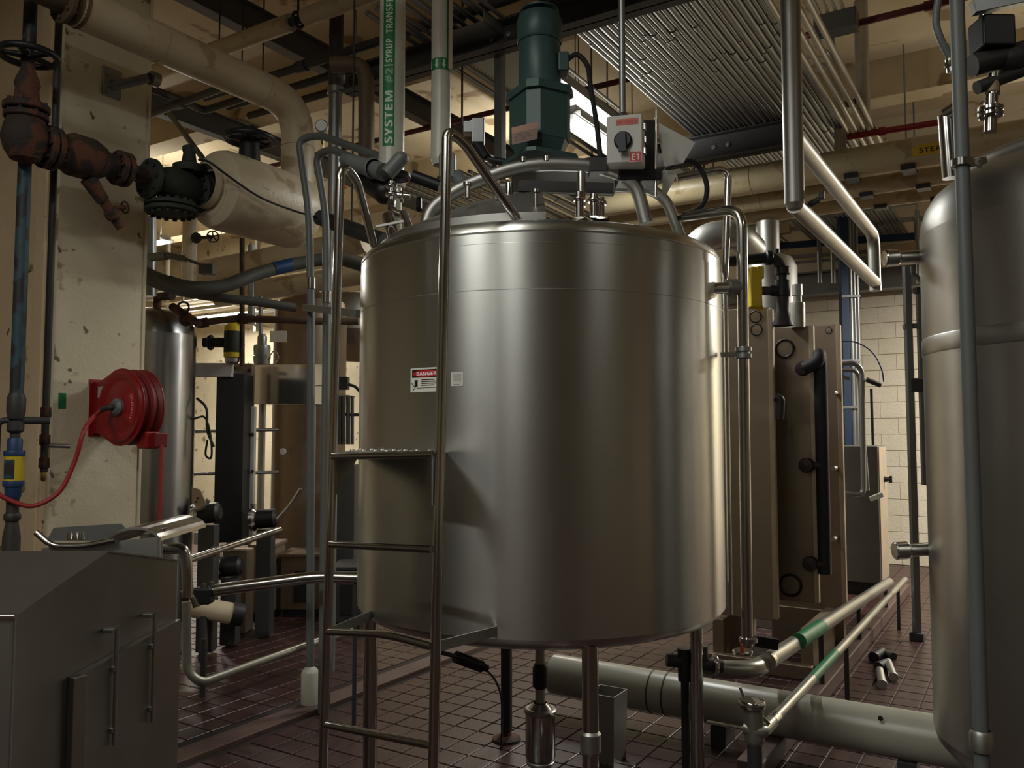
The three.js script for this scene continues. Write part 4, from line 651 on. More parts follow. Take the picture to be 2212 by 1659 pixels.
{ const t = thing('tank_top_valve', 'black actuated valve with chrome fittings above the right tank', 'valve');
  part(t, 'actuator', [box(P(2142, 78, 2.5), 0.1, 0.1, 0.09, YAW, 0.008)], M.black);
  part(t, 'valve_body', [cyl(P(2100, 142, 2.5), P(2212, 112, 2.5), 0.034), ball(P(2185, 128, 2.5), 0.045), cyl(P(2110, 190, 2.5), P(2215, 150, 2.5), 0.02)], M.darkPipe);
  part(t, 'chrome_fitting', [cyl(P(2132, 0, 2.5), P(2128, 38, 2.5), 0.018), clampRing(P(2135, 12, 2.5), UPV, 0.02), cyl(P(2148, 160, 2.5), P(2146, 205, 2.5), 0.018)], M.steel);
  part(t, 'collar', cyl(P(2144, 178, 2.5), P(2143, 200, 2.5), 0.02), M.tanStrap);
  part(t, 'flange', [flange(P(2140, 252, 2.5), UPV, 0.036, 0.012, 6), flange(P(2140, 240, 2.5), UPV, 0.036, 0.012, 6), cyl(P(2142, 206, 2.5), P(2139, 285, 2.5), 0.018)], M.steel);
  part(t, 'bracket', bar(P(2100, 18, 2.45), P(2250, -14, 2.45), 0.03, 0.04), M.galv);
}
{ // plate heat exchanger
  const t = thing('plate_heat_exchanger', 'tall brown steel plate heat exchanger right of the tank', 'heat exchanger');
  const plate = (z, x0, x1, yt, yb, th, nm) => { const a = PZ(x0, yt, z), b = PZ(x1, yt, z), l = PZ(x1, yb, z); return part(t, nm, boxAB(a.x, b.x, l.y, b.y, z - th, z, 0.006), M.plate); };
  const z1 = -5.75, z2 = -6.1, z3 = -6.55;
  const A = plate(z1, 1480, 1660, 662, 1340, 0.05, 'end_plate'), B = plate(z2, 1560, 1752, 703, 1302, 0.05, 'pressure_plate'), D = plate(z3, 1640, 1808, 700, 1330, 0.05, 'rear_plate');
  part(t, 'pack_plate', [...Array(9)].map((_, i) => { const z = z1 - 0.09 - i * 0.03, a = PZ(1490, 720, z1), b = PZ(1636, 1285, z1); return boxAB(a.x, b.x, b.y, a.y, z - 0.008, z, 0); }), M.dullSteel);
  for (const [q, z, px, py, R] of [[A, z1, 1632, 684, 0.038], [A, z1, 1634, 712, 0.038], [B, z2, 1695, 753, 0.062], [B, z2, 1708, 1264, 0.072], [D, z3, 1790, 714, 0.022]]) { const p = PZ(px, py, z); part(q, 'port', [ring(off(p, 0, 0, 0.002), V(0, 0, 1), R, R * 0.14, 32, 8)], M.black); part(q, 'port_cover', turned([[R * 0.98, 0], [R * 0.98, 0.004], [0, 0.006]], p, V(0, 0, 1), 28), M.plate); }
  const edge = (z, px, yt, yb) => { const a = PZ(px, yt, z), b = PZ(px, yb, z); part(t, 'stiffener', boxAB(a.x - 0.012, a.x + 0.02, b.y, a.y, z - 0.02, z + 0.03, 0.004), M.plateEdge); };
  edge(z1, 1664, 668, 1335); edge(z2, 1752, 704, 1300); edge(z3, 1810, 702, 1330);
  const zb = z2 + 0.03, h0 = PZ(1772, 790, zb), h1 = PZ(1785, 1240, zb); const bb = part(t, 'closing_bar', [tube([PZ(1738, 796, zb + 0.06), PZ(1768, 782, zb + 0.06), PZ(1770, 760, zb), V(h0.x, h0.y - 0.02, zb), V(h0.x, h1.y, zb)], 0.045, 0.05, 16)], M.rubber);
  for (const [px, py] of [[1734, 796], [1742, 1005], [1750, 1218]]) { const p = PZ(px, py, zb + 0.05), q = V(h0.x, p.y, zb + 0.02); part(bb, 'bar_knob', [turned([[0, 0], [0.045, 0.006], [0.052, 0.02], [0.052, 0.05], [0.04, 0.06]], off(p, 0, 0, 0.03), V(0, 0, -1), 24), cyl(p, q, 0.024)], M.knobDark); }
  part(t, 'black_fitting', [tube([PZ(1676, 858, z1 + 0.05), PZ(1686, 862, z1 + 0.05), PZ(1684, 905, z1 + 0.05)], 0.03, 0.03)], M.black);
  const f0 = PZ(1600, 1330, z1), f1 = PZ(1808, 1330, z3);
  part(t, 'base_frame', [boxAB(f0.x - 0.25, f1.x, 0.0, 0.09, z1 - 0.05, z1 + 0.05, 0.006), boxAB(f0.x, f1.x + 0.05, 0.0, 0.3, z3 - 0.05, z3 + 0.02, 0.006), boxAB(f1.x - 0.08, f1.x, 0, 0.32, z3, z1, 0.006), boxAB(f0.x - 0.2, f0.x - 0.12, 0, 0.32, z3, z1, 0.006)], M.plate);
  part(t, 'tie_bolt', [[1700, 1010], [1700, 850], [1700, 1160]].map(([px, py]) => { const p = PZ(1806, py, z3); return cyl(V(p.x + 0.01, p.y, z3 - 0.12), V(p.x + 0.01, p.y, z3 + 0.16), 0.016, 0.016, 10); }), M.dullSteel);
}
{ // black pipework over the exchanger
  const t = thing('black_pipework', 'black threaded pipework with elbow and tee over the heat exchanger', 'pipe');
  const d = 5.6; part(t, 'pipe', tube(L([1560, 566, d], [1672, 556, d], [1690, 580, d], [1690, 640, d]), 0.036, 0.1, 18), M.black);
  part(t, 'elbow', [turned([[0.04, 0], [0.05, 0.01], [0.05, 0.05], [0.04, 0.06]], P(1690, 576, d), V(0, -1, 0)), turned([[0.04, 0], [0.05, 0.01], [0.05, 0.04], [0.04, 0.05]], P(1668, 557, d), RGT.clone().negate()), cyl(P(1678, 548, d), P(1678, 538, d), 0.016)], M.black);
  part(t, 'tee', [cyl(P(1690, 606, d), P(1690, 640, d), 0.052), cyl(P(1690, 626, d), P(1664, 628, d), 0.038)], M.black);
  part(t, 'side_valve', [cyl(P(1664, 628, d), P(1646, 628, d), 0.03)], M.darkPipe);
  part(t, 'lower_joint', turned([[0.04, 0], [0.042, -0.1], [0.07, -0.2]].map(([r, h]) => [r, h]).reverse(), P(1690, 640, d)), M.darkPipe);
  const c = P(1722, 630, 5.9); part(t, 'steel_joint', [turned([[0.05, -0.26], [0.052, -0.1], [0.05, -0.08], [0.03, -0.075], [0.03, -0.03], [0.036, -0.028], [0.036, 0.05]], c)], M.dullSteel);
}
single('yellow_guard', 'bright yellow valve guard between the tall pipe and the black pipework', 'guard', [box(P(1630, 622, 5.58), 0.08, 0.275, 0.1, YAW, 0.012), box(P(1640, 590, 5.56), 0.05, 0.085, 0.07, YAW, 0.01), cyl(P(1634, 668, 5.58), P(1646, 662, 5.58), 0.02)], M.yellow);
{ const t = thing('insulated_vessel', 'small round steel vessel half hidden behind the black pipework', 'vessel');
  const c = P(1660, 600, 7.2); c.y = 0; const Y = (py) => P(1660, py, 7.2).y;
  part(t, 'shell', turned([[0.24, 0], [0.24, Y(580)], [0.2, Y(560)], [0.1, Y(548)], [0, Y(546)]], c, UPV, 40), M.dullSteel); part(t, 'cap', cyl(V(c.x, Y(548), c.z), V(c.x, Y(480), c.z), 0.1), M.dullSteel);
  part(t, 'elbow', tube(L([1500, 540, 6.6], [1530, 512, 6.6], [1590, 505, 6.6], [1625, 540, 6.8]), 0.12, 0.2, 24), M.dullSteel);
}
{ // strut post with conduits
  const t = thing('blue_strut_post', 'tall blue strut post with grey conduits in front of the block wall', 'post');
  const d = 9.4, y = (py) => P(1835, py, d).y, p = (px, yy) => { const q = P(px, 700, d); return V(q.x, yy, q.z); };
  part(t, 'post', bar(p(1824, 0), p(1824, y(380)), 0.085, 0.085, 0.004, FWD), M.blueStrut);
  for (const [px, r] of [[1838, 0.03], [1846, 0.024], [1853, 0.024]]) part(t, 'conduit', cyl(p(px, 0.9), p(px, y(400)), r), M.galv);
  part(t, 'strap', [640, 780, 880].map((q) => bar(P(1818, q, d - 0.05), P(1858, q - 1, d - 0.05), 0.01, 0.03)), M.galv);
}
{ const t = thing('wall_strut_rack', 'blue and grey strut rack with conduits high on the far block wall', 'rack');
  const z = -10.6, r = (py0, py1, m, h) => part(t, 'strut', bar(PZ(1645, py0, z), PZ(2010, py1, z), 0.045, h), m);
  r(534, 508, M.blueStrut, 0.08); r(500, 470, M.galv, 0.05); r(560, 534, M.galv, 0.04); r(572, 548, M.galv, 0.03);
  for (const px of [1768, 1797, 1980]) { const a = PZ(px, 455, z + 0.03), b = PZ(px, 612, z + 0.03); part(t, 'hanger', cyl(a, V(a.x, b.y, a.z), 0.03, 0.03, 10), M.galv); const u = V(a.x, 5.5, a.z); part(t, 'hanger_rod', cyl(a, u, 0.01, 0.01, 6), M.galv); }
  part(t, 'junction_box', [box(PZ(1690, 496, z), 0.2, 0.12, 0.1, 0, 0.006), box(PZ(1930, 552, z), 0.5, 0.24, 0.12, 0, 0.01)], M.plateEdge);
  part(t, 'brace', [bar(PZ(1885, 500, z), PZ(1930, 470, z), 0.02, 0.02), bar(PZ(1900, 480, z), PZ(1930, 465, z), 0.02, 0.02)], M.galv);
}
{ // control cabinet by the far wall
  const t = thing('control_cabinet', 'grey control cabinet with a paler side standing before the block wall', 'cabinet');
  const z = -9.0, a = PZ(1815, 963, z), b = PZ(1896, 963, z), x1 = b.x, x0 = a.x - 0.1, y1 = a.y;
  part(t, 'enclosure', boxAB(x0, x1, 0.12, y1, z - 0.5, z, 0.01), M.dullGrey); part(t, 'side_cover', boxAB(x1 - 0.002, x1 + 0.01, 0.14, y1 - 0.01, z - 0.49, z - 0.01, 0.004), M.plateEdge, 'paler side');
  part(t, 'plinth', boxAB(x0 + 0.03, x1 - 0.03, 0, 0.12, z - 0.46, z - 0.04, 0.004), M.black);
  const k = PZ(1938, 1036, z - 0.3); part(t, 'knob', [cyl(V(x1 + 0.01, k.y, z - 0.3), V(x1 + 0.07, k.y, z - 0.3), 0.03, 0.02), box(V(x1 + 0.07, k.y, z - 0.3), 0.03, 0.07, 0.03)], M.black);
}
{ const t = thing('small_bore_loop', 'loop of small steel tubing in front of the control cabinet', 'pipe');
  const d = 7.2; part(t, 'tubing', tube(L([1800, 788, d], [1848, 784, d], [1862, 800, d], [1866, 1070, d], [1822, 1066, d]), 0.022, 0.07, 14), M.galv);
  part(t, 'inner_tubing', tube(L([1806, 800, d + 0.1], [1848, 800, d + 0.1], [1856, 815, d + 0.1], [1874, 1060, d + 0.1]), 0.018, 0.06), M.galv);
  part(t, 'end_bracket', bar(P(1880, 1078, d), P(1906, 1068, d), 0.03, 0.04), M.pvc);
  part(t, 'probe', [cyl(P(1872, 820, d), P(1902, 832, d), 0.022), cyl(P(1882, 840, d), P(1886, 962, d), 0.012)], M.darkPipe);
  part(t, 'probe_wire', curve(L([1806, 738, d], [1850, 740, d], [1885, 762, d], [1905, 800, d], [1909, 825, d]), 0.006), M.blue);
  part(t, 'handle', [bar(P(1786, 810, d), P(1835, 818, d), 0.02, 0.03), bar(P(1790, 1180, d), P(1832, 1185, d), 0.02, 0.03), bar(P(1786, 1000, d), P(1822, 998, d), 0.02, 0.04)], M.galv);
}
{ const t = thing('rung_stand', 'thin dark stand with rungs left of the right tank', 'frame');
  const d = 6.6, top = P(1958, 575, d), lo = P(1990, 1385, d);
  part(t, 'upright', bar(V(top.x, 0.06, top.z), top, 0.05, 0.05, 0.003, FWD), M.greyPipe); const t2 = P(1984, 620, d), l2 = P(1984, 700, d); part(t, 'upright', bar(V(t2.x, 1.2, t2.z), t2, 0.035, 0.035, 0.003, FWD), M.greyPipe);
  part(t, 'rung', [bar(P(1952, 706, d), P(2010, 702, d), 0.04, 0.04), bar(P(1960, 580, d), P(1996, 612, d), 0.03, 0.03)], M.greyPipe);
  part(t, 'clamp', [box(P(1985, 832, d), 0.16, 0.11, 0.06, YAW, 0.008), box(P(1984, 628, d), 0.06, 0.05, 0.05, YAW, 0.006)], M.darkPipe);
  part(t, 'foot', box(V(top.x, 0.03, top.z), 0.1, 0.06, 0.1, 0, 0.004), M.darkPipe);
}
{ // floor pipes
  let t = thing('floor_return_pipe', 'thicker of two steel pipes running away low beside the heat exchanger', 'pipe');
  const xa = P(1657, 1430, 4.1).x, a = PX(1657, 1430, xa), b = PX(1920, 1258, xa), e0 = P(1470, 1440, 3.7);
  part(t, 'pipe', tube([P(1500, 1440, 4.02), a.clone().lerp(b, -0.03).add(V(-0.03, -0.02, 0.03)), b], 0.042, 0.24, 20), M.pipeDull);
  const g = (q0, q1) => cyl(a.clone().lerp(b, q0), a.clone().lerp(b, q1), 0.0428, 0.0428, 20); part(t, 'green_band', g(0.16, 0.30), M.greenTape, 'green identification band'); part(t, 'weld_collar', g(0.0, 0.012), M.steel);
  part(t, 'support', [0.3, 0.62, 0.95].map((q) => { const p = a.clone().lerp(b, q); return cyl(V(p.x, 0, p.z), p, 0.016); }), M.darkPipe);
  const x2 = P(1748, 1465, 4.2).x; t = thing('floor_supply_pipe', 'thinner of two steel pipes running away low beside the heat exchanger', 'pipe');
  const c = PX(1648, 1580, x2), d = PX(1955, 1252, x2); part(t, 'pipe', [cyl(c, d, 0.024), tube([off(c, -0.07, 0.01, 0.02), off(c, 0.0, 0, 0.02), c.clone().lerp(d, 0.05)], 0.027, 0.05)], M.pipeDull);
  part(t, 'green_band', cyl(c.clone().lerp(d, 0.2), c.clone().lerp(d, 0.33), 0.0248), M.greenTape, 'green identification band'); part(t, 'weld_collar', cyl(c.clone().lerp(d, 0.03), c.clone().lerp(d, 0.045), 0.028), M.steel);
  part(t, 'support', [0.4, 0.9].map((q) => { const p = c.clone().lerp(d, q); return cyl(V(p.x, 0, p.z), p, 0.014); }), M.darkPipe);
}
{ const t = thing('drain_valve', 'steel clamp valve at the end of the two low pipes', 'valve'); const d = 3.5;
  part(t, 'valve_body', [cyl(P(1626, 1512, d), P(1630, 1592, d), 0.04), ball(P(1630, 1594, d), 0.04)], M.pipeDull);
  part(t, 'clamp', [clampRing(P(1624, 1520, d), UPV, 0.04, 0.03), bar(P(1640, 1512, d), P(1650, 1516, d), 0.02, 0.02), bar(P(1638, 1540, d), P(1662, 1565, d), 0.008, 0.014)], M.steel);
  part(t, 'tie_rod', cyl(P(1530, 1560, 3.75), P(1612, 1575, d), 0.008), M.steel); part(t, 'handle', cyl(P(1598, 1484, d), P(1606, 1504, d), 0.006), M.steel);
  part(t, 'floor_stub', (() => { const p = P(1630, 1600, d); return cyl(V(p.x, 0, p.z), V(p.x, p.y + 0.02, p.z), 0.03); })(), M.darkPipe);
}
{ const t = thing('valve_manifold', 'dark valve manifold hanging under the right side of the tank', 'valve'); const d = 3.95;
  part(t, 'manifold', [cyl(P(1440, 1425, d), P(1560, 1440, d), 0.03), cyl(P(1478, 1400, d), P(1480, 1470, d), 0.032), cyl(P(1516, 1395, d), P(1518, 1432, d), 0.028)], M.darkPipe);
  part(t, 'clamp', [clampRing(P(1505, 1432, d), RGT, 0.034, 0.02), clampRing(P(1545, 1436, d), RGT, 0.034, 0.02), clampRing(P(1604, 1408, d), UPV, 0.034, 0.02)], M.steel);
  part(t, 'orange_tag', cyl(P(1604, 1384, 3.7), P(1604, 1410, 3.7), 0.012, 0.008), M.orange);
  part(t, 'hand_lever', bar(P(1630, 1384, d), P(1680, 1392, d), 0.03, 0.05), M.black);
  part(t, 'support', (() => { const p = P(1480, 1470, d); return cyl(V(p.x, 0, p.z), p, 0.02); })(), M.darkPipe);
}
{ // big white floor pipe, along x
  const t = thing('white_floor_pipe', 'fat white insulated pipe lying low across the floor at the right', 'pipe');
  const z = -4.35, y = 0.2, xs = PZ(1198, 1450, z).x; part(t, 'jacket', cyl(V(xs, y, z), V(2.5, y, z), 0.112, 0.112, 36), M.pvcDull);
  part(t, 'joint_band', [1412, 1444].map((px) => { const x = PZ(px, 1480, z).x; return ring(V(x, y, z), V(1, 0, 0), 0.113, 0.004, 40, 6); }), M.darkPipe);
  part(t, 'cradle', [1300, 1560, 1960].map((px) => { const x = PZ(px, 1530, z).x; return boxAB(x - 0.04, x + 0.04, 0, 0.1, z - 0.08, z + 0.08, 0.004); }), M.darkPipe);
  part(t, 'drain_hole', (() => { const p = PZ(1902, 1552, z + 0.112); return turned([[0.012, 0], [0, 0.002]], V(p.x, p.y, z + 0.111), V(0, 0, 1), 12); })(), M.black);
}
{ const t = thing('hose_fittings', 'heap of steel pipe fittings lying on the floor beyond the white pipe', 'fittings'); const at = (px, py, r) => { const p = PY(px, py, r); return p; };
  for (const [px, py, qx, qy, r, m] of [[1888, 1420, 1905, 1408, 0.032, 'black'], [1898, 1440, 1912, 1432, 0.028, 'darkPipe'], [1906, 1478, 1900, 1448, 0.026, 'dullSteel'], [1930, 1462, 1918, 1430, 0.026, 'dullSteel'], [1928, 1418, 1912, 1412, 0.026, 'darkPipe']]) { const a = at(px, py, r), b = at(qx, qy, r); const k = part(t, 'fitting', cyl(a, b, r), M[m]); part(k, 'collar', clampRing(a, b.clone().sub(a), r * 0.9, 0.02), M[m]); }
}
{ // cable and cleaning bits under the tank
  const a = PY(1085, 1510, 0.02);
  single('sensor_cable', 'thin dark cable with plug drooping under the tank front', 'cable', [curve([P(948, 1408, 3.3), P(985, 1418, 3.4), P(1008, 1424, 3.45)], 0.009, 16, 8), cyl(P(985, 1419, 3.42), P(1040, 1440, 3.5), 0.024), cyl(P(1036, 1438, 3.5), P(1052, 1444, 3.52), 0.015), curve([P(1045, 1442, 3.5), P(1070, 1470, 3.7), P(1083, 1510, 3.9), P(1085, 1560, 4.05), P(1082, 1620, 4.2)], 0.005, 30, 8)], M.black);
  single('steel_bin', 'square dull steel bin standing behind the front tank leg', 'bin', (() => { const p = PY(1312, 1640, 0); const w = 0.075, h = P(1312, 1508, 4.1).y; return [slab([[-w, -w], [w, -w], [w, w], [-w, w]].map(([x, z]) => V(p.x + x * 0.9, 0.002, p.z + z * 0.9)), -0.004), ...[[-1, 0], [1, 0], [0, -1], [0, 1]].map(([i, j]) => { const u = V(j, 0, i), n = V(i, 0, j), q = V(p.x, 0, p.z); return slab([q.clone().addScaledVector(n, w * 0.9).addScaledVector(u, -w * 0.9), q.clone().addScaledVector(n, w * 0.9).addScaledVector(u, w * 0.9), q.clone().addScaledVector(n, w).addScaledVector(u, w).setY(h), q.clone().addScaledVector(n, w).addScaledVector(u, -w).setY(h)], 0.004); })]; })(), M.dullSteel);
}

// ------------------------------------------------------------------ overhead: racks, conduits, pipes
const alongZ = (x, y, z0, z1, r, seg = 12) => cyl(V(x, y, z0), V(x, y, z1), r, r, seg);
const alongX = (z, y, x0, x1, r, seg = 14) => cyl(V(x0, y, z), V(x1, y, z), r, r, seg);
{ // trapeze beams
  for (const [z, x0, x1, y, h, lb] of [[-4.12, -3.9, -1.0, 3.99, 0.15, 'dark trapeze beam under the conduits left of the green motor'], [-6.61, -3.35, -1.5, 3.96, 0.20, 'dark trapeze beam under the conduits above the paper tag'], [-9.1, -3.3, -0.9, 3.98, 0.15, 'far trapeze beam under the conduits beyond the steam pipes'], [-7.6, -4.9, -3.5, 3.71, 0.12, 'short trapeze beam under the conduits behind the lettered pipe']]) {
    const t = thing('trapeze_beam', lb, 'beam', 'trapeze beams of the conduit rack');
    part(t, 'web', boxAB(x0, x1, y - h / 2, y + h / 2, z - 0.006, z + 0.006, 0), M.steelBeam); part(t, 'flange', [boxAB(x0, x1, y + h / 2 - 0.008, y + h / 2, z - 0.07, z + 0.07, 0.002), boxAB(x0, x1, y - h / 2, y - h / 2 + 0.008, z - 0.07, z + 0.07, 0.002)], M.steelBeam);
    for (const x of [x0 + 0.08, x1 - 0.08]) part(t, 'hanger_rod', alongY(V(x, y, z), 5.55, 0.009), M.galv);
    for (let i = 0; i < 2; i++) { const p = V(x0 + 1.2 + i * 0.12, y, z + 0.006); part(t, 'beam_bolt', turned([[0.02, 0], [0.02, 0.012], [0, 0.014]], p, V(0, 0, 1), 6), M.galv); }
  }
}
function alongY(p, y1, r, seg = 8) { return cyl(p, V(p.x, y1, p.z), r, r, seg); }
{ // conduits of the rack: one thing each, alike
  const lab = 'galvanised conduit in the long overhead bundle above the switch box', gr = 'conduits of the overhead rack';
  const xs = []; let x = -2.32; while (x < -1.22) { const r = [0.016, 0.02, 0.013, 0.024][Math.floor(rnd() * 4)]; x += r + 0.004; xs.push([x, r]); x += r; }
  for (const [cx, r] of xs) { const yb = 4.065 + r + 0.002; const t = thing('overhead_conduit', lab, 'conduit', gr); part(t, 'conduit', alongZ(cx, yb, -1.6 - rr(0, 0.5), -11.2, r, 10), M.galv); part(t, 'coupling', [rr(-3, -2.2), rr(-5.5, -4.6), rr(-8, -7)].map((z) => alongZ(cx, yb, z, z - 0.06, r * 1.22, 10)), M.galv); }
  for (let i = 0; i < 9; i++) { const r = [0.016, 0.022, 0.013][i % 3], cx = -3.25 + i * 0.082; const t = thing('overhead_conduit', 'galvanised conduit in the overhead bundle behind the green motor', 'conduit', 'conduits of the overhead rack behind the motor'); part(t, 'conduit', alongZ(cx, 4.065 + r, -3.6, -11.2, r, 10), M.galv); part(t, 'coupling', alongZ(cx, 4.065 + r, -5 - rr(0, 1), -5.07 - rr(0.9, 1), r * 1.2, 10), M.galv); }
  for (let i = 0; i < 11; i++) { const r = [0.018, 0.024, 0.015][i % 3], cx = -4.75 + i * 0.105; const t = thing('overhead_conduit', 'galvanised conduit running behind the lettered white pipe', 'conduit', 'conduits behind the lettered pipe'); part(t, 'conduit', alongZ(cx, (3.772 + [0.018, 0.024, 0.015][i % 3]), -5.6, -11.2, r, 10), M.galv); part(t, 'coupling', alongZ(cx, (3.772 + [0.018, 0.024, 0.015][i % 3]), -6.5 - rr(0, 1), -6.56 - rr(0.95, 1), r * 1.2, 10), M.galv); }
  for (let i = 0; i < 4; i++) { const t = thing('side_conduit', 'pale conduit of the four beside the bundle, right of the big vertical pipe', 'conduit', 'pale conduits right of the bundle'); part(t, 'conduit', alongZ(-1.17 + i * 0.062, 4.02, -1.5, -9.4, 0.019, 12), M.galvLight); part(t, 'coupling', alongZ(-1.17 + i * 0.062, 4.02, -4 - i * 0.2, -4.06 - i * 0.2, 0.023, 12), M.galvLight); }
  const ct = thing('cable_tray', 'flat grey cable tray hung below the conduits behind the motor', 'tray'); part(ct, 'tray_floor', boxAB(-3.0, -2.62, 3.99, 3.995, -3.9, -11.0, 0), M.galv); for (const x of [-3.0, -2.62]) part(ct, 'tray_side', boxAB(x - 0.004, x + 0.004, 3.99, 4.06, -3.9, -11.0, 0), M.galv);
}
{ // three dark pipes along x, upper left
  const L3 = ['nearest of three dark parallel pipes under the ceiling left of the lettered pipe', 'middle one of three dark parallel pipes, with a coupling', 'farthest of three dark parallel pipes under the ceiling left of the lettered pipe'];
  [[-4.10, 4.2], [-4.32, 4.2], [-4.53, 4.2]].forEach(([z, y], i) => { const t = thing('ceiling_pipe', L3[i], 'pipe'); part(t, 'pipe', alongX(z, y, -5.35, -1.8, 0.03), M.darkPipe); part(t, 'coupling', [-4.35 + i * 0.1, -3.0].map((x) => alongX(z, y, x, x + 0.09, 0.041)), M.darkPipe); for (const x of [-5.2, -2.2]) part(t, 'hanger_rod', alongY(V(x, y, z), 5.55, 0.006), M.darkPipe); });
  const t = thing('insulated_ceiling_pipe', 'cream insulated pipe near the ceiling with a dark bare coupling', 'pipe'); const z = -4.0, y = 4.48, xa = PZ(400, 113, z).x, xb = PZ(628, 40, z).x, xc = PZ(660, 28, z).x;
  part(t, 'jacket', [alongX(z, y, xa - 0.5, xb, 0.062, 24), alongX(z, y, xc, -1.5, 0.062, 24)], M.cream); part(t, 'bare_coupling', [alongX(z, y, xb, xc, 0.03), ring(V(mid(V(xb, 0, 0), V(xc, 0, 0)).x, y, z), V(1, 0, 0), 0.05, 0.012, 24, 8)], M.darkPipe); part(t, 'hanger_rod', alongY(V((xb + xc) / 2, y, z), 5.55, 0.008), M.darkPipe);
  const p2 = thing('sagging_pipe', 'dark pipe curving below the cream steam line', 'pipe'); part(p2, 'pipe', tube([P(300, 182, 5.9), P(405, 222, 6.4), P(440, 240, 6.6), P(520, 214, 6.3), P(560, 200, 6.2)], 0.03, 0.3, 14), M.darkPipe);
  const p3 = thing('ceiling_pipe', 'straight dark pipe crossing behind the sagging one', 'pipe'); part(p3, 'pipe', cyl(P(300, 256, 6.6), P(505, 181, 5.6), 0.028), M.darkPipe); part(p3, 'coupling', cyl(P(380, 227, 6.2), P(398, 221, 6.1), 0.038), M.darkPipe);
  const br = thing('slanting_brace', 'slanting grey rod brace between the sagging pipe and the regulator valve', 'brace'); part(br, 'rod', cyl(P(366, 246, 6.6), P(441, 346, 6.3), 0.022), M.galv);
  const ru = thing('rusty_downpipe', 'rusty brown pipe bending down left of the lettered pipe', 'pipe'); part(ru, 'pipe', tube(L([715, 140, 5.3], [790, 138, 5.3], [792, 240, 5.3], [791, 345, 5.3]), 0.052, 0.2, 22), M.rustyPipe);
  const po = thing('service_post', 'round grey post rising behind the ladder to the ceiling', 'post'); const q = P(721, 500, 5.75); part(po, 'post', [cyl(V(q.x, 0, q.z), V(q.x, P(721, 205, 5.75).y, q.z), 0.046)], M.galv); part(po, 'upper_post', cyl(V(q.x, P(721, 205, 5.75).y, q.z), V(q.x, 5.5, q.z), 0.05), M.darkPipe); part(po, 'bracket', [boxAB(q.x + 0.04, q.x + 0.14, 4.1, 4.3, q.z - 0.03, q.z + 0.03, 0.004), turned([[0.048, 0], [0.06, 0.01], [0.06, 0.05], [0.048, 0.06]], V(q.x, P(721, 205, 5.75).y, q.z))], M.galv);
  const pg = thing('pressure_gauge', 'small round pressure gauge beside the service post', 'gauge'), gc = P(697, 276, 5.0); part(pg, 'case', turned([[0, 0], [0.036, 0.002], [0.04, 0.01], [0.04, 0.035], [0.036, 0.04]], gc, FWD.clone().negate(), 24), M.dullSteel); part(pg, 'dial', turned([[0.034, 0], [0, 0.001]], gc.clone().addScaledVector(FWD, -0.041), FWD.clone().negate(), 24), M.paper); part(pg, 'stem', cyl(gc, off(gc, 0, -0.14, 0), 0.01), M.brass);
}
{ // steel joists under the ceiling
  for (const [x, lb] of [[-5.4, 'dark steel joist under the ceiling above the steam line'], [-7.6, 'farther dark steel joist left of the first']]) { const t = thing('steel_joist', lb, 'beam'); part(t, 'web', boxAB(x - 0.006, x + 0.006, 4.92, 5.14, -10.5, -3.3, 0), M.steelBeam); part(t, 'flange', [boxAB(x - 0.06, x + 0.06, 4.91, 4.92, -10.5, -3.3, 0.002), boxAB(x - 0.06, x + 0.06, 5.14, 5.152, -10.5, -3.3, 0.002)], M.steelBeam); }
}
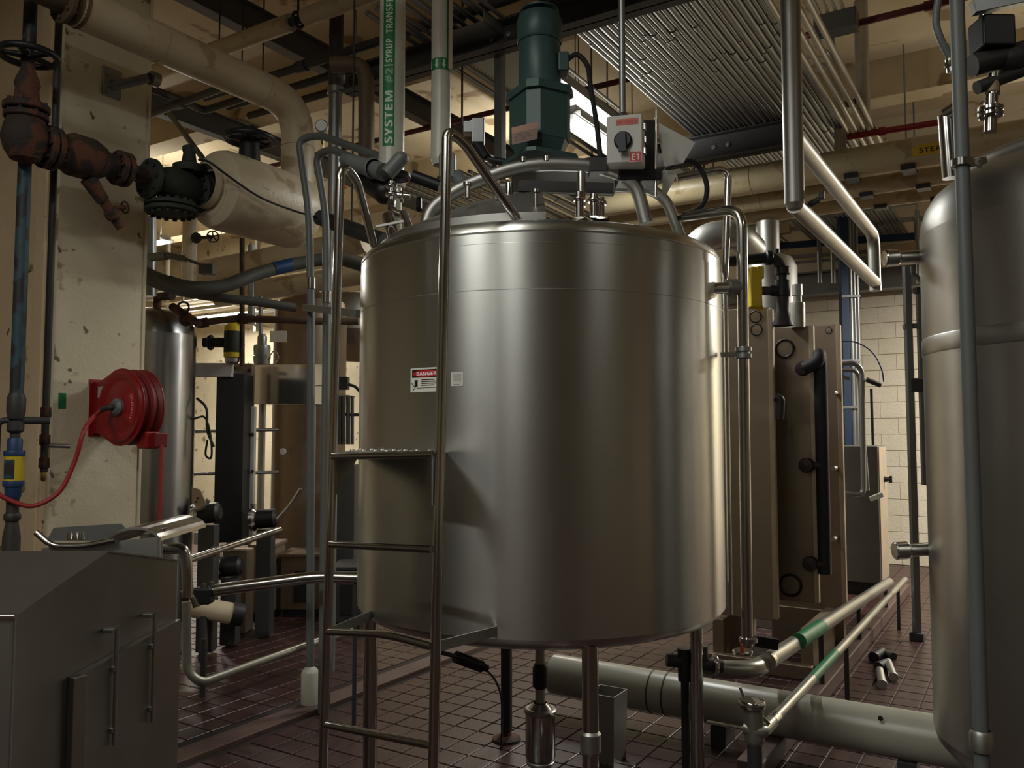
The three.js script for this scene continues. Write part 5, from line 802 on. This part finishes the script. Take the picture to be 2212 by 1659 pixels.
{ // lettered white pipe
  const t = thing('lettered_pipe', 'white vertical pipe with a green SYSTEM #2 SYRUP TRANSFER band', 'pipe'), d = 4.3, q = P(846, 300, d), r = 0.067, yb = P(845, 402, d).y;
  part(t, 'pipe', cyl(V(q.x, yb, q.z), V(q.x, 5.5, q.z), r, r, 36), M.pvc);
  const y0 = P(840, 324, d).y, y1 = y0 + 0.92;
  const mat = print(26, 380, (x, w, h) => { x.fillStyle = '#1d7a45'; x.fillRect(0, 0, w, h); x.save(); x.translate(w / 2, h); x.rotate(-Math.PI / 2); x.fillStyle = '#dfe5da'; x.textBaseline = 'middle'; x.textAlign = 'left';
    const word = (s, a, b, k = 0.82) => { x.save(); x.font = `bold ${w * k}px sans-serif`; const m = x.measureText(s).width; x.translate(a * h, 0); x.scale((b - a) * h / m, 1); x.fillText(s, 0, w * 0.04); x.restore(); };
    word('SYSTEM', 0.01, 0.325, 0.95); x.globalAlpha = 0.6; word('#2', 0.36, 0.45, 0.9); x.globalAlpha = 1; x.fillRect(h * 0.462, -w * 0.4, h * 0.006, w * 0.8); word('SYRUP', 0.48, 0.62, 0.8); word('TRANSFER', 0.65, 0.89, 0.8); x.fillRect(h * 0.91, -w * 0.4, h * 0.006, w * 0.8); x.restore(); }, 1024);
  part(t, 'pipe_marker', patch(V(q.x, 0, q.z), y0, r + 0.0012, -35 * Math.PI / 180, 19 * Math.PI / 180, y1 - y0), mat, 'green marker with pale lettering');
  part(t, 'end_union', turned([[r * 1.0, 0], [r * 1.1, 0.01], [r * 1.1, 0.05], [r, 0.06]], V(q.x, yb - 0.01, q.z)), M.pvc); part(t, 'lower_pipe', cyl(V(q.x + 0.02, yb - 0.25, q.z), V(q.x + 0.02, yb, q.z), r * 0.6), M.pvc);
  const u = thing('arrow_pipe', 'white vertical pipe with a green band of down arrows', 'pipe'), a = P(953, 100, 4.2), R = 0.05, yl = P(948, 345, 4.2).y; part(u, 'pipe', cyl(V(a.x, yl, a.z), V(a.x, 5.5, a.z), R, R, 30), M.pvc);
  const ya = P(950, 158, 4.2).y, yc = P(950, 133, 4.2).y; const am = print(200, 40, (x, w, h) => { x.fillStyle = '#1d7a45'; x.fillRect(0, 0, w, h); x.fillStyle = '#cfd8cf'; for (let i = 0; i < 8; i++) { const c = w * (i + 0.5) / 8, b = w * 0.018; x.fillRect(c - b, h * 0.1, 2 * b, h * 0.5); x.beginPath(); x.moveTo(c - b * 2, h * 0.55); x.lineTo(c + b * 2, h * 0.55); x.lineTo(c, h * 0.92); x.fill(); } });
  part(u, 'arrow_band', patch(V(a.x, 0, a.z), ya, R + 0.0012, -Math.PI, Math.PI, yc - ya), am, 'green band with pale down arrows');
  part(u, 'side_marker', patch(V(a.x, 0, a.z), yc, R + 0.0012, 40 * Math.PI / 180, 80 * Math.PI / 180, 0.5), M.greenTape, 'green marker strip turned to the side');
  const s0 = P(972, 0, 4.16), s1 = P(973, 148, 4.16); part(u, 'hanging_strap', bar(s1, V(s1.x, 5.3, s1.z), 0.02, 0.004, 0, FWD), M.tanStrap, 'tan strap');
  part(u, 'lower_reducer', turned([[R, 0], [R * 0.8, -0.03]].reverse(), V(a.x, yl, a.z)), M.pvc);
  const v = thing('channel_post', 'dark square post hanging left of the green motor', 'post'), b = P(1080, 240, 5.0); part(v, 'post', boxAB(b.x - 0.026, b.x + 0.026, P(1080, 348, 5.0).y, 4.05, b.z - 0.026, b.z + 0.026, 0.003), M.greyPipe);
  const rod = thing('threaded_rod', 'thin reddish rod hanging right of the arrow pipe', 'rod'), w = P(998, 270, 5.4); part(rod, 'rod', cyl(w, V(w.x, 5.5, w.z), 0.007, 0.007, 8), M.maroon);
}
{ // sprinkler line
  const t = thing('sprinkler_line', 'dark red sprinkler pipe crossing the hall under the ceiling', 'pipe'); part(t, 'pipe', alongX(-7.0, 4.9, -9, 3.5, 0.028), M.maroon); for (const x of [-6, -3.6, -1.8, 0.4]) part(t, 'hanger_rod', alongY(V(x, 4.9, -7.0), 5.55, 0.006), M.darkPipe);
  part(t, 'coupling', [-4.2, -0.6].map((x) => alongX(-7.0, 4.9, x, x + 0.08, 0.04)), M.maroon);
  const u = thing('fire_pipe', 'bright red pipe lying above the steam pipes at the right', 'pipe'); const z = -7.02, a = PZ(1830, 296, z), b = PZ(2070, 258, z); part(u, 'pipe', [cyl(a, b, 0.026), cyl(PZ(1360, 372, z), PZ(1530, 350, z), 0.02)], M.red); part(u, 'coupling', cyl(a.clone().lerp(b, 0.3), a.clone().lerp(b, 0.36), 0.036), M.red);
}
{ // steam pipes along x at the right
  const T = [['thick cream steam pipe with a yellow STEAM label', 3.71, -6.83, 0.12], ['cream pipe directly under the labelled steam pipe', 3.59, -7.09, 0.078], ['lowest cream pipe of the three crossing at the right', 3.53, -7.35, 0.062]];
  T.forEach(([lb, y, z, r], i) => { const t = thing('steam_pipe', lb, 'pipe'); part(t, 'jacket', alongX(z, y, -3.3, 3.6, r, 36), M.creamRight);
    part(t, 'saddle', [[1842, 376], [1965, 368]].map(([px]) => { const x = PZ(px + i * 30, 400, z).x; return boxAB(x - 0.05, x + 0.05, y - r - 0.02, y - r * 0.8, z - r * 0.7, z + r * 0.8, 0.004); }), M.black);
    part(t, 'jacket_seam', [-1.9, -0.4].map((x) => ring(V(x, y, z), V(1, 0, 0), r + 0.001, 0.003, 36, 6)), M.creamRight); for (const x of [-2.4, 0.8]) part(t, 'hanger_rod', alongY(V(x, y + r * 0.9, z), 5.55, 0.008), M.galv);
    if (i === 0) { const m = print(150, 60, (x, w, h) => { x.fillStyle = '#c8a516'; x.fillRect(0, 0, w, h); x.fillStyle = '#191410'; x.font = `bold ${h * 0.62}px sans-serif`; x.textBaseline = 'middle'; x.textAlign = 'left'; x.fillText('STEAM', w * 0.14, h * 0.54); });
      const x0 = PZ(1972, 325, z + r).x, x1 = x0 + 0.27, n = 6, pos = [], nor = [], uv = [], idx = []; for (let k = 0; k <= n; k++) { const a = (-28 + 38 * k / n) * Math.PI / 180; for (const [xx, uu] of [[x0, 0], [x1, 1]]) { pos.push(xx, y + (r + 0.0012) * Math.sin(a), z + (r + 0.0012) * Math.cos(a)); nor.push(0, Math.sin(a), Math.cos(a)); uv.push(uu, k / n); } } for (let k = 0; k < n; k++) idx.push(2 * k, 2 * k + 1, 2 * k + 2, 2 * k + 1, 2 * k + 3, 2 * k + 2);
      part(t, 'name_label', geo(pos, nor, uv, idx), m, 'yellow label lettered STEAM'); } });
}
{ // big stainless verticals and loop
  const t = thing('overhead_loop', 'wide steel pipe dropping from the ceiling with two arms running away', 'pipe'), d = 3.93, q = P(1716, 430, d), X = q.x, yb = P(1716, 440, d).y, yl = P(1745, 442, d).y, yu = P(1745, 290, d).y;
  part(t, 'drop_pipe', [cyl(V(X, yb, q.z), V(X, 5.5, q.z), 0.047, 0.047, 28), turned([[0, -0.03], [0.03, -0.026], [0.047, 0]], V(X, yb, q.z))], M.dullSteel);
  const ze = PX(1890, 590, X).z; part(t, 'lower_arm', tube([V(X, yl, q.z), V(X, yl, ze), V(X, yl - 0.06, ze)], 0.042, 0.05, 22), M.dullSteel); part(t, 'upper_arm', tube([V(X, yu, q.z), V(X, yu, ze + 0.02), V(X, yl, ze + 0.02)], 0.042, 0.12, 22), M.dullSteel);
  const vv = V(X + 0.04, yl + 0.02, q.z - 0.12); part(t, 'bleed_valve', [cyl(vv, off(vv, 0.05, 0.02, 0), 0.016), box(off(vv, 0.06, 0.04, 0), 0.03, 0.04, 0.03, 0, 0.004)], M.darkPipe);
  const u = thing('riser_pipe', 'plain steel riser ending behind the labelled steam pipe', 'pipe'), w = P(1864, 200, 7.3); part(u, 'pipe', cyl(V(w.x, P(1868, 330, 7.3).y, w.z), V(w.x, 5.5, w.z), 0.06, 0.06, 24), M.dullSteel); part(u, 'strut_arm', bar(V(w.x, 4.6, w.z - 0.05), V(w.x - 0.5, 4.6, w.z - 0.05), 0.05, 0.05), M.steelBeam);
  const s = thing('switch_conduit', 'thin galvanised conduit dropping to the switch box', 'conduit'), c = P(1345, 258, 3.4); part(s, 'conduit', cyl(c, V(c.x, 5.5, c.z), 0.0135), M.galv); part(s, 'hub', turned([[0.024, 0], [0.026, 0.008], [0.026, 0.022], [0.015, 0.03]], off(c, 0, -0.004, 0)), M.darkPipe);
  for (let i = 0; i < 6; i++) { const k = thing('curved_conduit', 'thin conduit in the fan of curved conduits left of the steel riser', 'conduit', 'fan of curved conduits by the riser'); part(k, 'conduit', curve(L([1740 + i * 10 - (i < 2 ? 8 : 0), 150 - i * 24, 6.6], [1782 + i * 3, 140 - i * 14, 6.6], [1800 + i * 2, 175 - i * 6, 6.6], [1803 + i * 4, 240, 6.6], [1806 + i * 4, 330, 6.6]), 0.011, 30, 8), M.galvLight); }
  const bx = thing('pull_box', 'dark purplish pull box above the fan of curved conduits', 'box'), bc = P(1806, 52, 6.5); part(bx, 'box', box(bc, 0.32, 0.15, 0.16, 0, 0.006), M.steelBeam); part(bx, 'stub', [-0.1, -0.04, 0.02, 0.08].map((dx) => cyl(off(bc, dx, 0.05, 0), off(bc, dx - 0.1, 0.35, 0), 0.014)), M.galvLight);
}
// ------------------------------------------------------------------ background, left of the tank
{ const t = thing('grey_vessel', 'tall grey steel vessel standing behind the hose reel', 'vessel'), c = P(330, 900, 6.2); c.y = 0; const Y = (py) => P(330, py, 6.2).y;
  part(t, 'shell', turned([[0.29, 0.25], [0.295, 0.28], [0.295, Y(725)]], c, UPV, 48), M.vessel); part(t, 'dome', turned([[0.295, Y(725)], [0.28, Y(705)], [0.22, Y(682)], [0.1, Y(668)], [0, Y(666)]], c, UPV, 48), M.vessel); part(t, 'bottom_dish', turned([[0, 0.16], [0.2, 0.2], [0.29, 0.25]], c, UPV, 48), M.vessel);
  for (const k of [0, 120, 240]) part(t, 'leg', (() => { const b = c.clone().addScaledVector(tdir(k), 0.22); return cyl(b, off(b, 0, 0.22, 0), 0.03); })(), M.dullSteel);
  part(t, 'roof_valve', [tube([P(340, 668, 6.2), P(340, 640, 6.2), P(372, 640, 6.1)], 0.03, 0.06), ball(P(402, 690, 5.95), 0.05), cyl(P(372, 662, 6.0), P(430, 700, 5.9), 0.03), ring(P(396, 664, 5.9), FWD, 0.04, 0.008, 24, 8)], M.iron);
}
{ const t = thing('grey_hose', 'grey hose with blue tape bands sagging before the cream pipes', 'hose'); part(t, 'hose', curve(L([296, 582, 5.6], [350, 606, 5.6], [420, 622, 5.6], [480, 618, 5.7], [560, 590, 5.9], [650, 568, 6.1], [730, 560, 6.2], [800, 580, 6.2]), 0.047, 60, 16), M.hose);
  part(t, 'tape_band', [curve(L([364, 610, 5.6], [382, 616, 5.6], [400, 620, 5.6]), 0.049, 8, 16), curve(L([590, 581, 5.97], [612, 576, 6.02], [632, 571, 6.07]), 0.049, 8, 16)], M.blueTape, 'blue tape');
  const u = thing('grey_hose', 'second grey hose running under the taped one', 'hose'); part(u, 'hose', curve(L([296, 596, 5.8], [370, 625, 5.8], [450, 640, 5.8], [540, 650, 5.9], [640, 665, 6.0]), 0.032, 40, 14), M.hose);
}
{ const zc = -5.2; const t = thing('cream_main', 'cream insulated main behind the taped hose', 'pipe'); part(t, 'jacket', cyl(P(405, 596, 7.2), P(790, 520, 6.7), 0.11, 0.1, 28), M.cream); part(t, 'jacket_seam', ring(P(600, 557, 6.95), RGT, 0.111, 0.004, 30, 6), M.cream);
  const u = thing('cream_main', 'lower cream insulated main, thinner than the one above', 'pipe'); part(u, 'jacket', cyl(P(470, 640, 7.4), P(790, 592, 7.0), 0.095, 0.085, 28), M.cream); part(u, 'jacket_seam', ring(P(630, 616, 7.2), RGT, 0.096, 0.004, 30, 6), M.cream);
  const v = thing('cream_riser', 'short cream vertical pipe with a small black handwheel', 'pipe'), a = P(410, 520, 6.9); part(v, 'jacket', cyl(V(a.x, P(410, 612, 6.9).y, a.z), V(a.x, P(410, 380, 6.9).y, a.z), 0.06), M.cream); part(v, 'valve', [ball(P(424, 514, 6.8), 0.045), cyl(P(424, 514, 6.8), P(456, 512, 6.7), 0.014)], M.greenIron); handwheel(v, P(460, 511, 6.7), V(0.85, 0, 0.5), 0.045, M.black);
  single('lever_valve', 'flat dark lever valve above the taped hose', 'valve', [bar(P(360, 552, 5.7), P(402, 560, 5.7), 0.05, 0.04), bar(P(402, 560, 5.7), P(440, 574, 5.7), 0.03, 0.02), box(P(448, 582, 5.7), 0.1, 0.07, 0.08, YAW, 0.006), cyl(P(325, 556, 5.8), P(362, 552, 5.7), 0.03)], M.greyPipe);
  single('black_line', 'long black pipe sloping towards the tank behind the ladder top', 'pipe', [cyl(P(690, 470, 5.4), P(830, 520, 5.1), 0.05), alongY(P(760, 495, 5.25), 5.55, 0.006)], M.darkPipe);
}
{ // small vertical pipes
  for (const [px, y0, y1, d, r, m, lb] of [[523, 515, 790, 6.6, 0.02, 'iron', 'rust brown vertical pipe right of the yellow-capped actuator'], [543, 530, 700, 7.05, 0.03, 'galv', 'grey vertical pipe stub above the grey actuator'], [563, 640, 726, 7.15, 0.018, 'galv', 'thin vertical tube on top of the grey actuator'], [582, 540, 640, 7.6, 0.015, 'galv', 'thin vertical rod left of the brown tank'], [324, 470, 640, 6.0, 0.045, 'galv', 'grey vertical pipe just right of the pillar edge']]) single('vertical_pipe', lb, 'pipe', cyl(P(px, y1, d), P(px, y0, d), r), M[m]);
  const t = thing('rusty_crossline', 'thin rusty pipe crossing before the brown tank', 'pipe'); part(t, 'pipe', tube(L([425, 700, 6.3], [470, 692, 6.3], [520, 688, 6.3], [700, 694, 6.3], [775, 694, 6.3]), 0.027, 0.06), M.rustyPipe); part(t, 'coupling', [cyl(P(515, 688, 6.3), P(535, 689, 6.3), 0.04), cyl(P(428, 699, 6.3), P(448, 696, 6.3), 0.038)], M.iron);
}
{ const t = thing('capped_actuator', 'black valve actuator with bright yellow caps', 'actuator'), c = P(502, 745, 6.6), Y = (py) => P(502, py, 6.6).y, b = V(c.x, 0, c.z); part(t, 'body', turned([[0.062, Y(765)], [0.066, Y(762)], [0.066, Y(716)], [0.062, Y(714)]], b), M.greenIron); part(t, 'cap', turned([[0.066, Y(716)], [0.064, Y(704)], [0.04, Y(699)], [0.035, Y(696)], [0, Y(696)]], b), M.yellow); part(t, 'cap', turned([[0.05, Y(774)], [0.064, Y(772)], [0.066, Y(762)]], b), M.yellow); part(t, 'base', turned([[0.04, Y(786)], [0.055, Y(782)], [0.058, Y(774)]], b), M.dullSteel); part(t, 'side_pipe', [cyl(P(440, 740, 6.6), P(486, 740, 6.6), 0.04), clampRing(P(455, 740, 6.6), RGT, 0.045, 0.03)], M.black);
  const u = thing('grey_actuator', 'grey stacked cylinder actuator with a loop of beige wire', 'actuator'), q = P(566, 760, 7.15), Z = (py) => P(566, py, 7.15).y, a = V(q.x, 0, q.z); part(u, 'body', turned([[0.064, Z(789)], [0.068, Z(784)], [0.075, Z(770)], [0.068, Z(768)], [0.072, Z(752)], [0.068, Z(746)], [0.04, Z(744)], [0.04, Z(728)], [0.03, Z(722)], [0, Z(722)]], a), M.galv); part(u, 'wire', curve(L([578, 778, 7.05], [592, 758, 7.05], [601, 770, 7.05], [594, 785, 7.05], [582, 786, 7.05], [584, 768, 7.05]), 0.005, 30, 6), M.plateEdge);
}
{ // left plate heat exchanger, seen on edge
  const t = thing('pale_frame_exchanger', 'plate heat exchanger with black plate pack and pale frame behind the pillar', 'heat exchanger'), d = 6.9, at = (px, py, dd = d) => P(px, py, dd);
  const blk = (x0, x1, y0, y1, dd, th, m, nm) => { const a = P(x0, y0, dd), b = P(x1, y0, dd), l = P((x0 + x1) / 2, y1, dd); return part(t, nm, box(V((a.x + b.x) / 2 + FWD.x * th / 2, (a.y + l.y) / 2, (a.z + b.z) / 2 + FWD.z * th / 2), a.distanceTo(b), a.y - l.y, th, YAW, 0.005), m); };
  blk(497, 545, 785, 1178, d, 0.08, M.plate, 'end_plate'); blk(468, 528, 806, 1172, d - 0.25, 0.24, M.black, 'plate_pack'); blk(420, 500, 784, 814, d - 0.3, 0.06, M.whiteRail, 'top_rail'); blk(541, 551, 878, 1166, d - 0.06, 0.05, M.whiteRail, 'side_rail'); blk(418, 470, 1150, 1176, d - 0.28, 0.08, M.whiteRail, 'foot_rail');
  part(t, 'bolt', [[505, 795], [538, 800], [545, 938], [545, 1018]].map(([x, y]) => cyl(P(x, y, d - 0.08), P(x, y, d + 0.02), 0.014, 0.014, 8)), M.black); part(t, 'tie_rod', [[928, 545], [1020, 545]].map(([y, x]) => cyl(P(415, y + 4, d - 0.1), P(602, y, d + 0.1), 0.014, 0.014, 8)), M.dullSteel);
  part(t, 'foot', [box(P(515, 1220, d).setY(0.33), 0.2, 0.66, 0.2, YAW, 0.01)], M.plate);
}
{ const t = thing('steel_hopper_band', 'bright stainless box beam between the pale frame and the ladder', 'beam'), a = P(545, 832, 7.3), b = P(700, 832, 7.0); part(t, 'beam', bar(a, b, 0.3, 0.34, 0.008), M.steel); part(t, 'seam', bar(P(566, 836, 7.14), P(700, 833, 6.84), 0.012, 0.008), M.dullSteel); part(t, 'support', [0.15, 0.85].map((k) => { const p = a.clone().lerp(b, k); return cyl(V(p.x, 0, p.z), p, 0.03); }), M.dullSteel); }
{ const t = thing('brown_tank', 'brownish upright tank seen between the pale frame and the ladder', 'tank'), c = P(668, 900, 8.4); c.y = 0; const Y = (py) => P(668, py, 8.4).y; part(t, 'shell', turned([[0.36, 0.35], [0.36, Y(672)]], c, UPV, 48), M.brownTank); part(t, 'dome', turned([[0.36, Y(672)], [0.34, Y(655)], [0.26, Y(640)], [0.12, Y(632)], [0, Y(630)]], c, UPV, 48), M.brownTank); part(t, 'bottom', turned([[0, 0.3], [0.3, 0.31], [0.36, 0.35]], c, UPV, 48), M.brownTank); for (const k of [0, 120, 240]) part(t, 'leg', (() => { const b = c.clone().addScaledVector(tdir(k), 0.28); return cyl(b, off(b, 0, 0.36, 0), 0.035); })(), M.brownTank); const n = P(601, 727, 8.0); part(t, 'name_plate', box(n, 0.16, 0.11, 0.01, YAW, 0.002), M.whiteRail); part(t, 'sight_glass', turned([[0.03, 0], [0.03, 0.02], [0, 0.022]], P(612, 975, 8.0), FWD.clone().negate(), 20), M.whiteRail); part(t, 'roof_nozzle', [cyl(P(646, 632, 8.4), P(646, 600, 8.4), 0.05), cyl(P(690, 634, 8.3), P(690, 605, 8.3), 0.03)], M.dullSteel);
  const u = thing('steel_silo', 'pale steel silo behind the ladder at the edge of the big tank', 'silo'), q = P(760, 900, 9.6); q.y = 0; const Z = (py) => P(760, py, 9.6).y; part(u, 'shell', turned([[0.33, Z(716)], [0.34, Z(700)], [0.34, Z(655)], [0.3, Z(640)], [0, Z(630)]], q, UPV, 40), M.dullSteel); part(u, 'cone', turned([[0.1, Z(770)], [0.33, Z(716)]], q, UPV, 40), M.dullSteel); part(u, 'support_beam', bar(P(700, 760, 9.3), P(830, 768, 9.3), 0.12, 0.18), M.brownTank); for (const px of [722, 800]) part(u, 'leg', (() => { const p = P(px, 764, 9.3); return cyl(V(p.x, 0, p.z), p, 0.03); })(), M.dullSteel); }
{ const t = thing('far_valve_manifold', 'dark cluster of upright valve tubes seen between ladder and tank', 'valve'); const d = 7.8; part(t, 'manifold', [[742, 0.02], [752, 0.02], [761, 0.016], [734, 0.016]].flatMap(([x, r]) => [cyl(P(x, 960, d), P(x, 855, d), r)]), M.darkPipe); part(t, 'valve_head', [box(P(742, 828, d), 0.1, 0.12, 0.1, YAW, 0.008)], M.black); part(t, 'handle', [bar(P(728, 852, d), P(766, 858, d), 0.02, 0.02)], M.dullSteel); part(t, 'hose', [curve(L([752, 830, d], [768, 836, d], [780, 850, d]), 0.014, 12, 8), curve(L([726, 880, d], [742, 894, d], [775, 896, d]), 0.014, 12, 8)], M.rubber); part(t, 'base', [box(P(748, 1000, d).setY(0.66), 0.2, 1.32, 0.2, YAW, 0.01)], M.darkPipe); }
{ // low steel product lines
  let t = thing('low_product_line', 'long bright steel pipe low behind the ladder with clamps at its left end', 'pipe'); part(t, 'pipe', [tube([P(420, 1284, 4.7), P(470, 1274, 4.7), P(690, 1245, 4.7), P(776, 1248, 4.7)], 0.034, 0.1, 18), tube([P(398, 1268, 4.68), P(420, 1286, 4.66), P(428, 1310, 4.66)], 0.03, 0.06)], M.steel); part(t, 'clamp', [clampRing(P(456, 1276, 4.7), RGT, 0.037, 0.025), clampRing(P(440, 1280, 4.7), RGT, 0.037, 0.025)], M.black); part(t, 'support', (() => { const p = P(768, 1248, 4.7); return cyl(V(p.x, 0, p.z), p, 0.012); })(), M.darkPipe); part(t, 'elbow_cap', box(P(440, 1286, 4.68), 0.1, 0.09, 0.09, YAW, 0.012), M.black);
  t = thing('sloping_line', 'thin steel pipe sloping up from the trough to the far machines', 'pipe'); part(t, 'pipe', cyl(P(400, 1212, 4.6), P(604, 1144, 5.6), 0.02), M.steel); part(t, 'ferrule', clampRing(P(462, 1192, 4.9), P(604, 1144, 5.6).sub(P(400, 1212, 4.6)), 0.022, 0.02), M.steel);
  t = thing('floor_line', 'steel pipe near the floor with a rounded bend right of the hooded cabinet', 'pipe'); part(t, 'pipe', tube([P(402, 1300, 4.95), P(404, 1448, 4.95), P(432, 1476, 4.95), P(690, 1384, 5.9), P(760, 1362, 6.2)], 0.026, 0.14, 16), M.pipeDull); part(t, 'upright', (() => { const p = P(440, 1380, 5.2); return cyl(V(p.x, 0, p.z), p, 0.018); })(), M.darkPipe);
  t = thing('cream_floor_pipe', 'short cream insulated pipe with a black end near the floor', 'pipe'); part(t, 'jacket', cyl(P(405, 1308, 6.0), P(505, 1326, 6.1), 0.075, 0.075, 24), M.cream); part(t, 'end_cap', cyl(P(500, 1325, 6.09), P(524, 1329, 6.12), 0.085, 0.08, 24), M.black); part(t, 'stand', (() => { const p = P(440, 1330, 6.0); return cyl(V(p.x, 0, p.z), p, 0.03); })(), M.darkPipe);
}
{ // machine bases and pumps in the gloom
  const base = (x0, x1, y0, d, dep, m, lb, nm) => { const a = P(x0, y0, d), b = P(x1, y0, d), t = thing(nm, lb, 'machine'), c = V((a.x + b.x) / 2 + FWD.x * dep / 2, 0, (a.z + b.z) / 2 + FWD.z * dep / 2), w = a.distanceTo(b), h = a.y; part(t, 'housing', box(V(c.x, h / 2 + 0.03, c.z), w, h - 0.06, dep, YAW, 0.012), m); part(t, 'top_cover', box(V(c.x, h, c.z), w + 0.03, 0.03, dep + 0.03, YAW, 0.006), m); part(t, 'foot_plate', box(V(c.x, 0.03, c.z), w * 0.9, 0.06, dep * 0.9, YAW, 0.004), M.black); part(t, 'hatch', box(V(c.x - FWD.x * dep / 2, h * 0.5, c.z - FWD.z * dep / 2), w * 0.4, h * 0.5, 0.02, YAW, 0.004), M.black); return t; };
  base(606, 706, 1200, 7.4, 0.4, M.brownTank, 'low brown machine base under the brown tank', 'machine_base'); base(540, 590, 1180, 7.3, 0.4, M.plate, 'narrow tan machine stand right of the black plate pack', 'machine_base'); base(716, 780, 1228, 6.9, 0.4, M.darkPipe, 'dark machine base between the ladder and the big tank', 'machine_base');
  for (const [px, py, d, lb] of [[575, 1122, 6.7, 'dark pump motor beside the pale frame, above the sloping pipe'], [452, 1110, 6.2, 'dark pump cluster left of the black plate pack'], [500, 1225, 6.4, 'dark pump motor low beneath the sloping pipe']]) { const t = thing('pump', lb, 'pump'), a = P(px - 22, py, d), b = P(px + 24, py - 4, d); part(t, 'motor', turned([[0, 0], [0.06, 0.003], [0.075, 0.02], [0.075, a.distanceTo(b) - 0.02], [0.05, a.distanceTo(b)], [0, a.distanceTo(b)]], a, b.clone().sub(a), 24), M.black); part(t, 'pump_head', [turned([[0, 0], [0.09, 0.004], [0.095, 0.03], [0.06, 0.06]], a.clone().lerp(b, -0.25), b.clone().sub(a), 24), cyl(P(px - 26, py - 6, d), P(px - 28, py - 34, d), 0.022)], M.steel); part(t, 'stand', (() => { const p = P(px, py, d); return box(V(p.x, p.y / 2 - 0.03, p.z), 0.12, p.y - 0.1, 0.12, YAW, 0.006); })(), M.darkPipe); }
  for (const [pts, r, m, lb] of [[[[425, 860, 6.2], [445, 880, 6.2], [448, 930, 6.2], [462, 965, 6.2]], 0.01, 'black', 'black cable drooping beside the plate pack, upper'], [[[418, 905, 6.2], [440, 900, 6.2], [452, 925, 6.2], [455, 990, 6.2], [445, 985, 6.2], [448, 950, 6.2]], 0.008, 'black', 'black cable looped beside the plate pack'], [[[420, 1100, 6.1], [436, 1096, 6.1], [450, 1080, 6.1]], 0.02, 'dullSteel', 'bent steel tube left of the plate pack'], [[[600, 1122, 6.4], [628, 1090, 6.4], [650, 1056, 6.4]], 0.016, 'steel', 'short shiny flexible tube slanting up before the brown tank']]) single('drooping_line', lb, 'cable', curve(L(...pts), r, 30, 8), M[m]);
  const g = thing('bracket_plate', 'tan bracket plate with two holes left of the plate pack', 'bracket'); part(g, 'plate', slab(L([414, 1052, 6.0], [432, 1058, 6.0], [446, 1090, 6.0], [430, 1100, 6.0], [414, 1085, 6.0]), 0.01), M.plateEdge); part(g, 'hole', [[427, 1076], [424, 1084]].map(([x, y]) => turned([[0.008, 0], [0, 0.001]], P(x, y, 5.985), FWD.clone().negate(), 10)), M.black);
}
{ // bright far pipework, far end of the hall
  for (let i = 0; i < 12; i++) { const y = 3.55 + (i % 6) * 0.16, z = -9.2 - Math.floor(i / 6) * 0.5 - (i % 3) * 0.1; single('far_conduit', 'bright conduit in the distant stack seen under the insulated vessel', 'conduit', alongX(z, y, -14.5, -6.4, [0.02, 0.032, 0.026][i % 3], 10), i % 4 === 1 ? M.cream : M.galvLight, 'distant conduits under the vessel'); }
  const t = thing('far_rack', 'distant rack carrying the bright conduits', 'rack'); for (const x of [-14, -11.5, -9]) part(t, 'upright', boxAB(x - 0.03, x + 0.03, 3.4, 5.5, -10.0, -9.94, 0), M.galvLight); part(t, 'cross_arm', [-14, -11.5, -9].flatMap((x) => [0, 1, 2, 3].map((k) => boxAB(x - 0.02, x + 0.02, 3.5 + k * 0.3, 3.53 + k * 0.3, -10.2, -9.1, 0))), M.galvLight);
}
settle();
scene.traverse((o) => { if (o.isMesh) { o.castShadow = true; o.receiveShadow = true; } });
renderer.render(scene, camera);
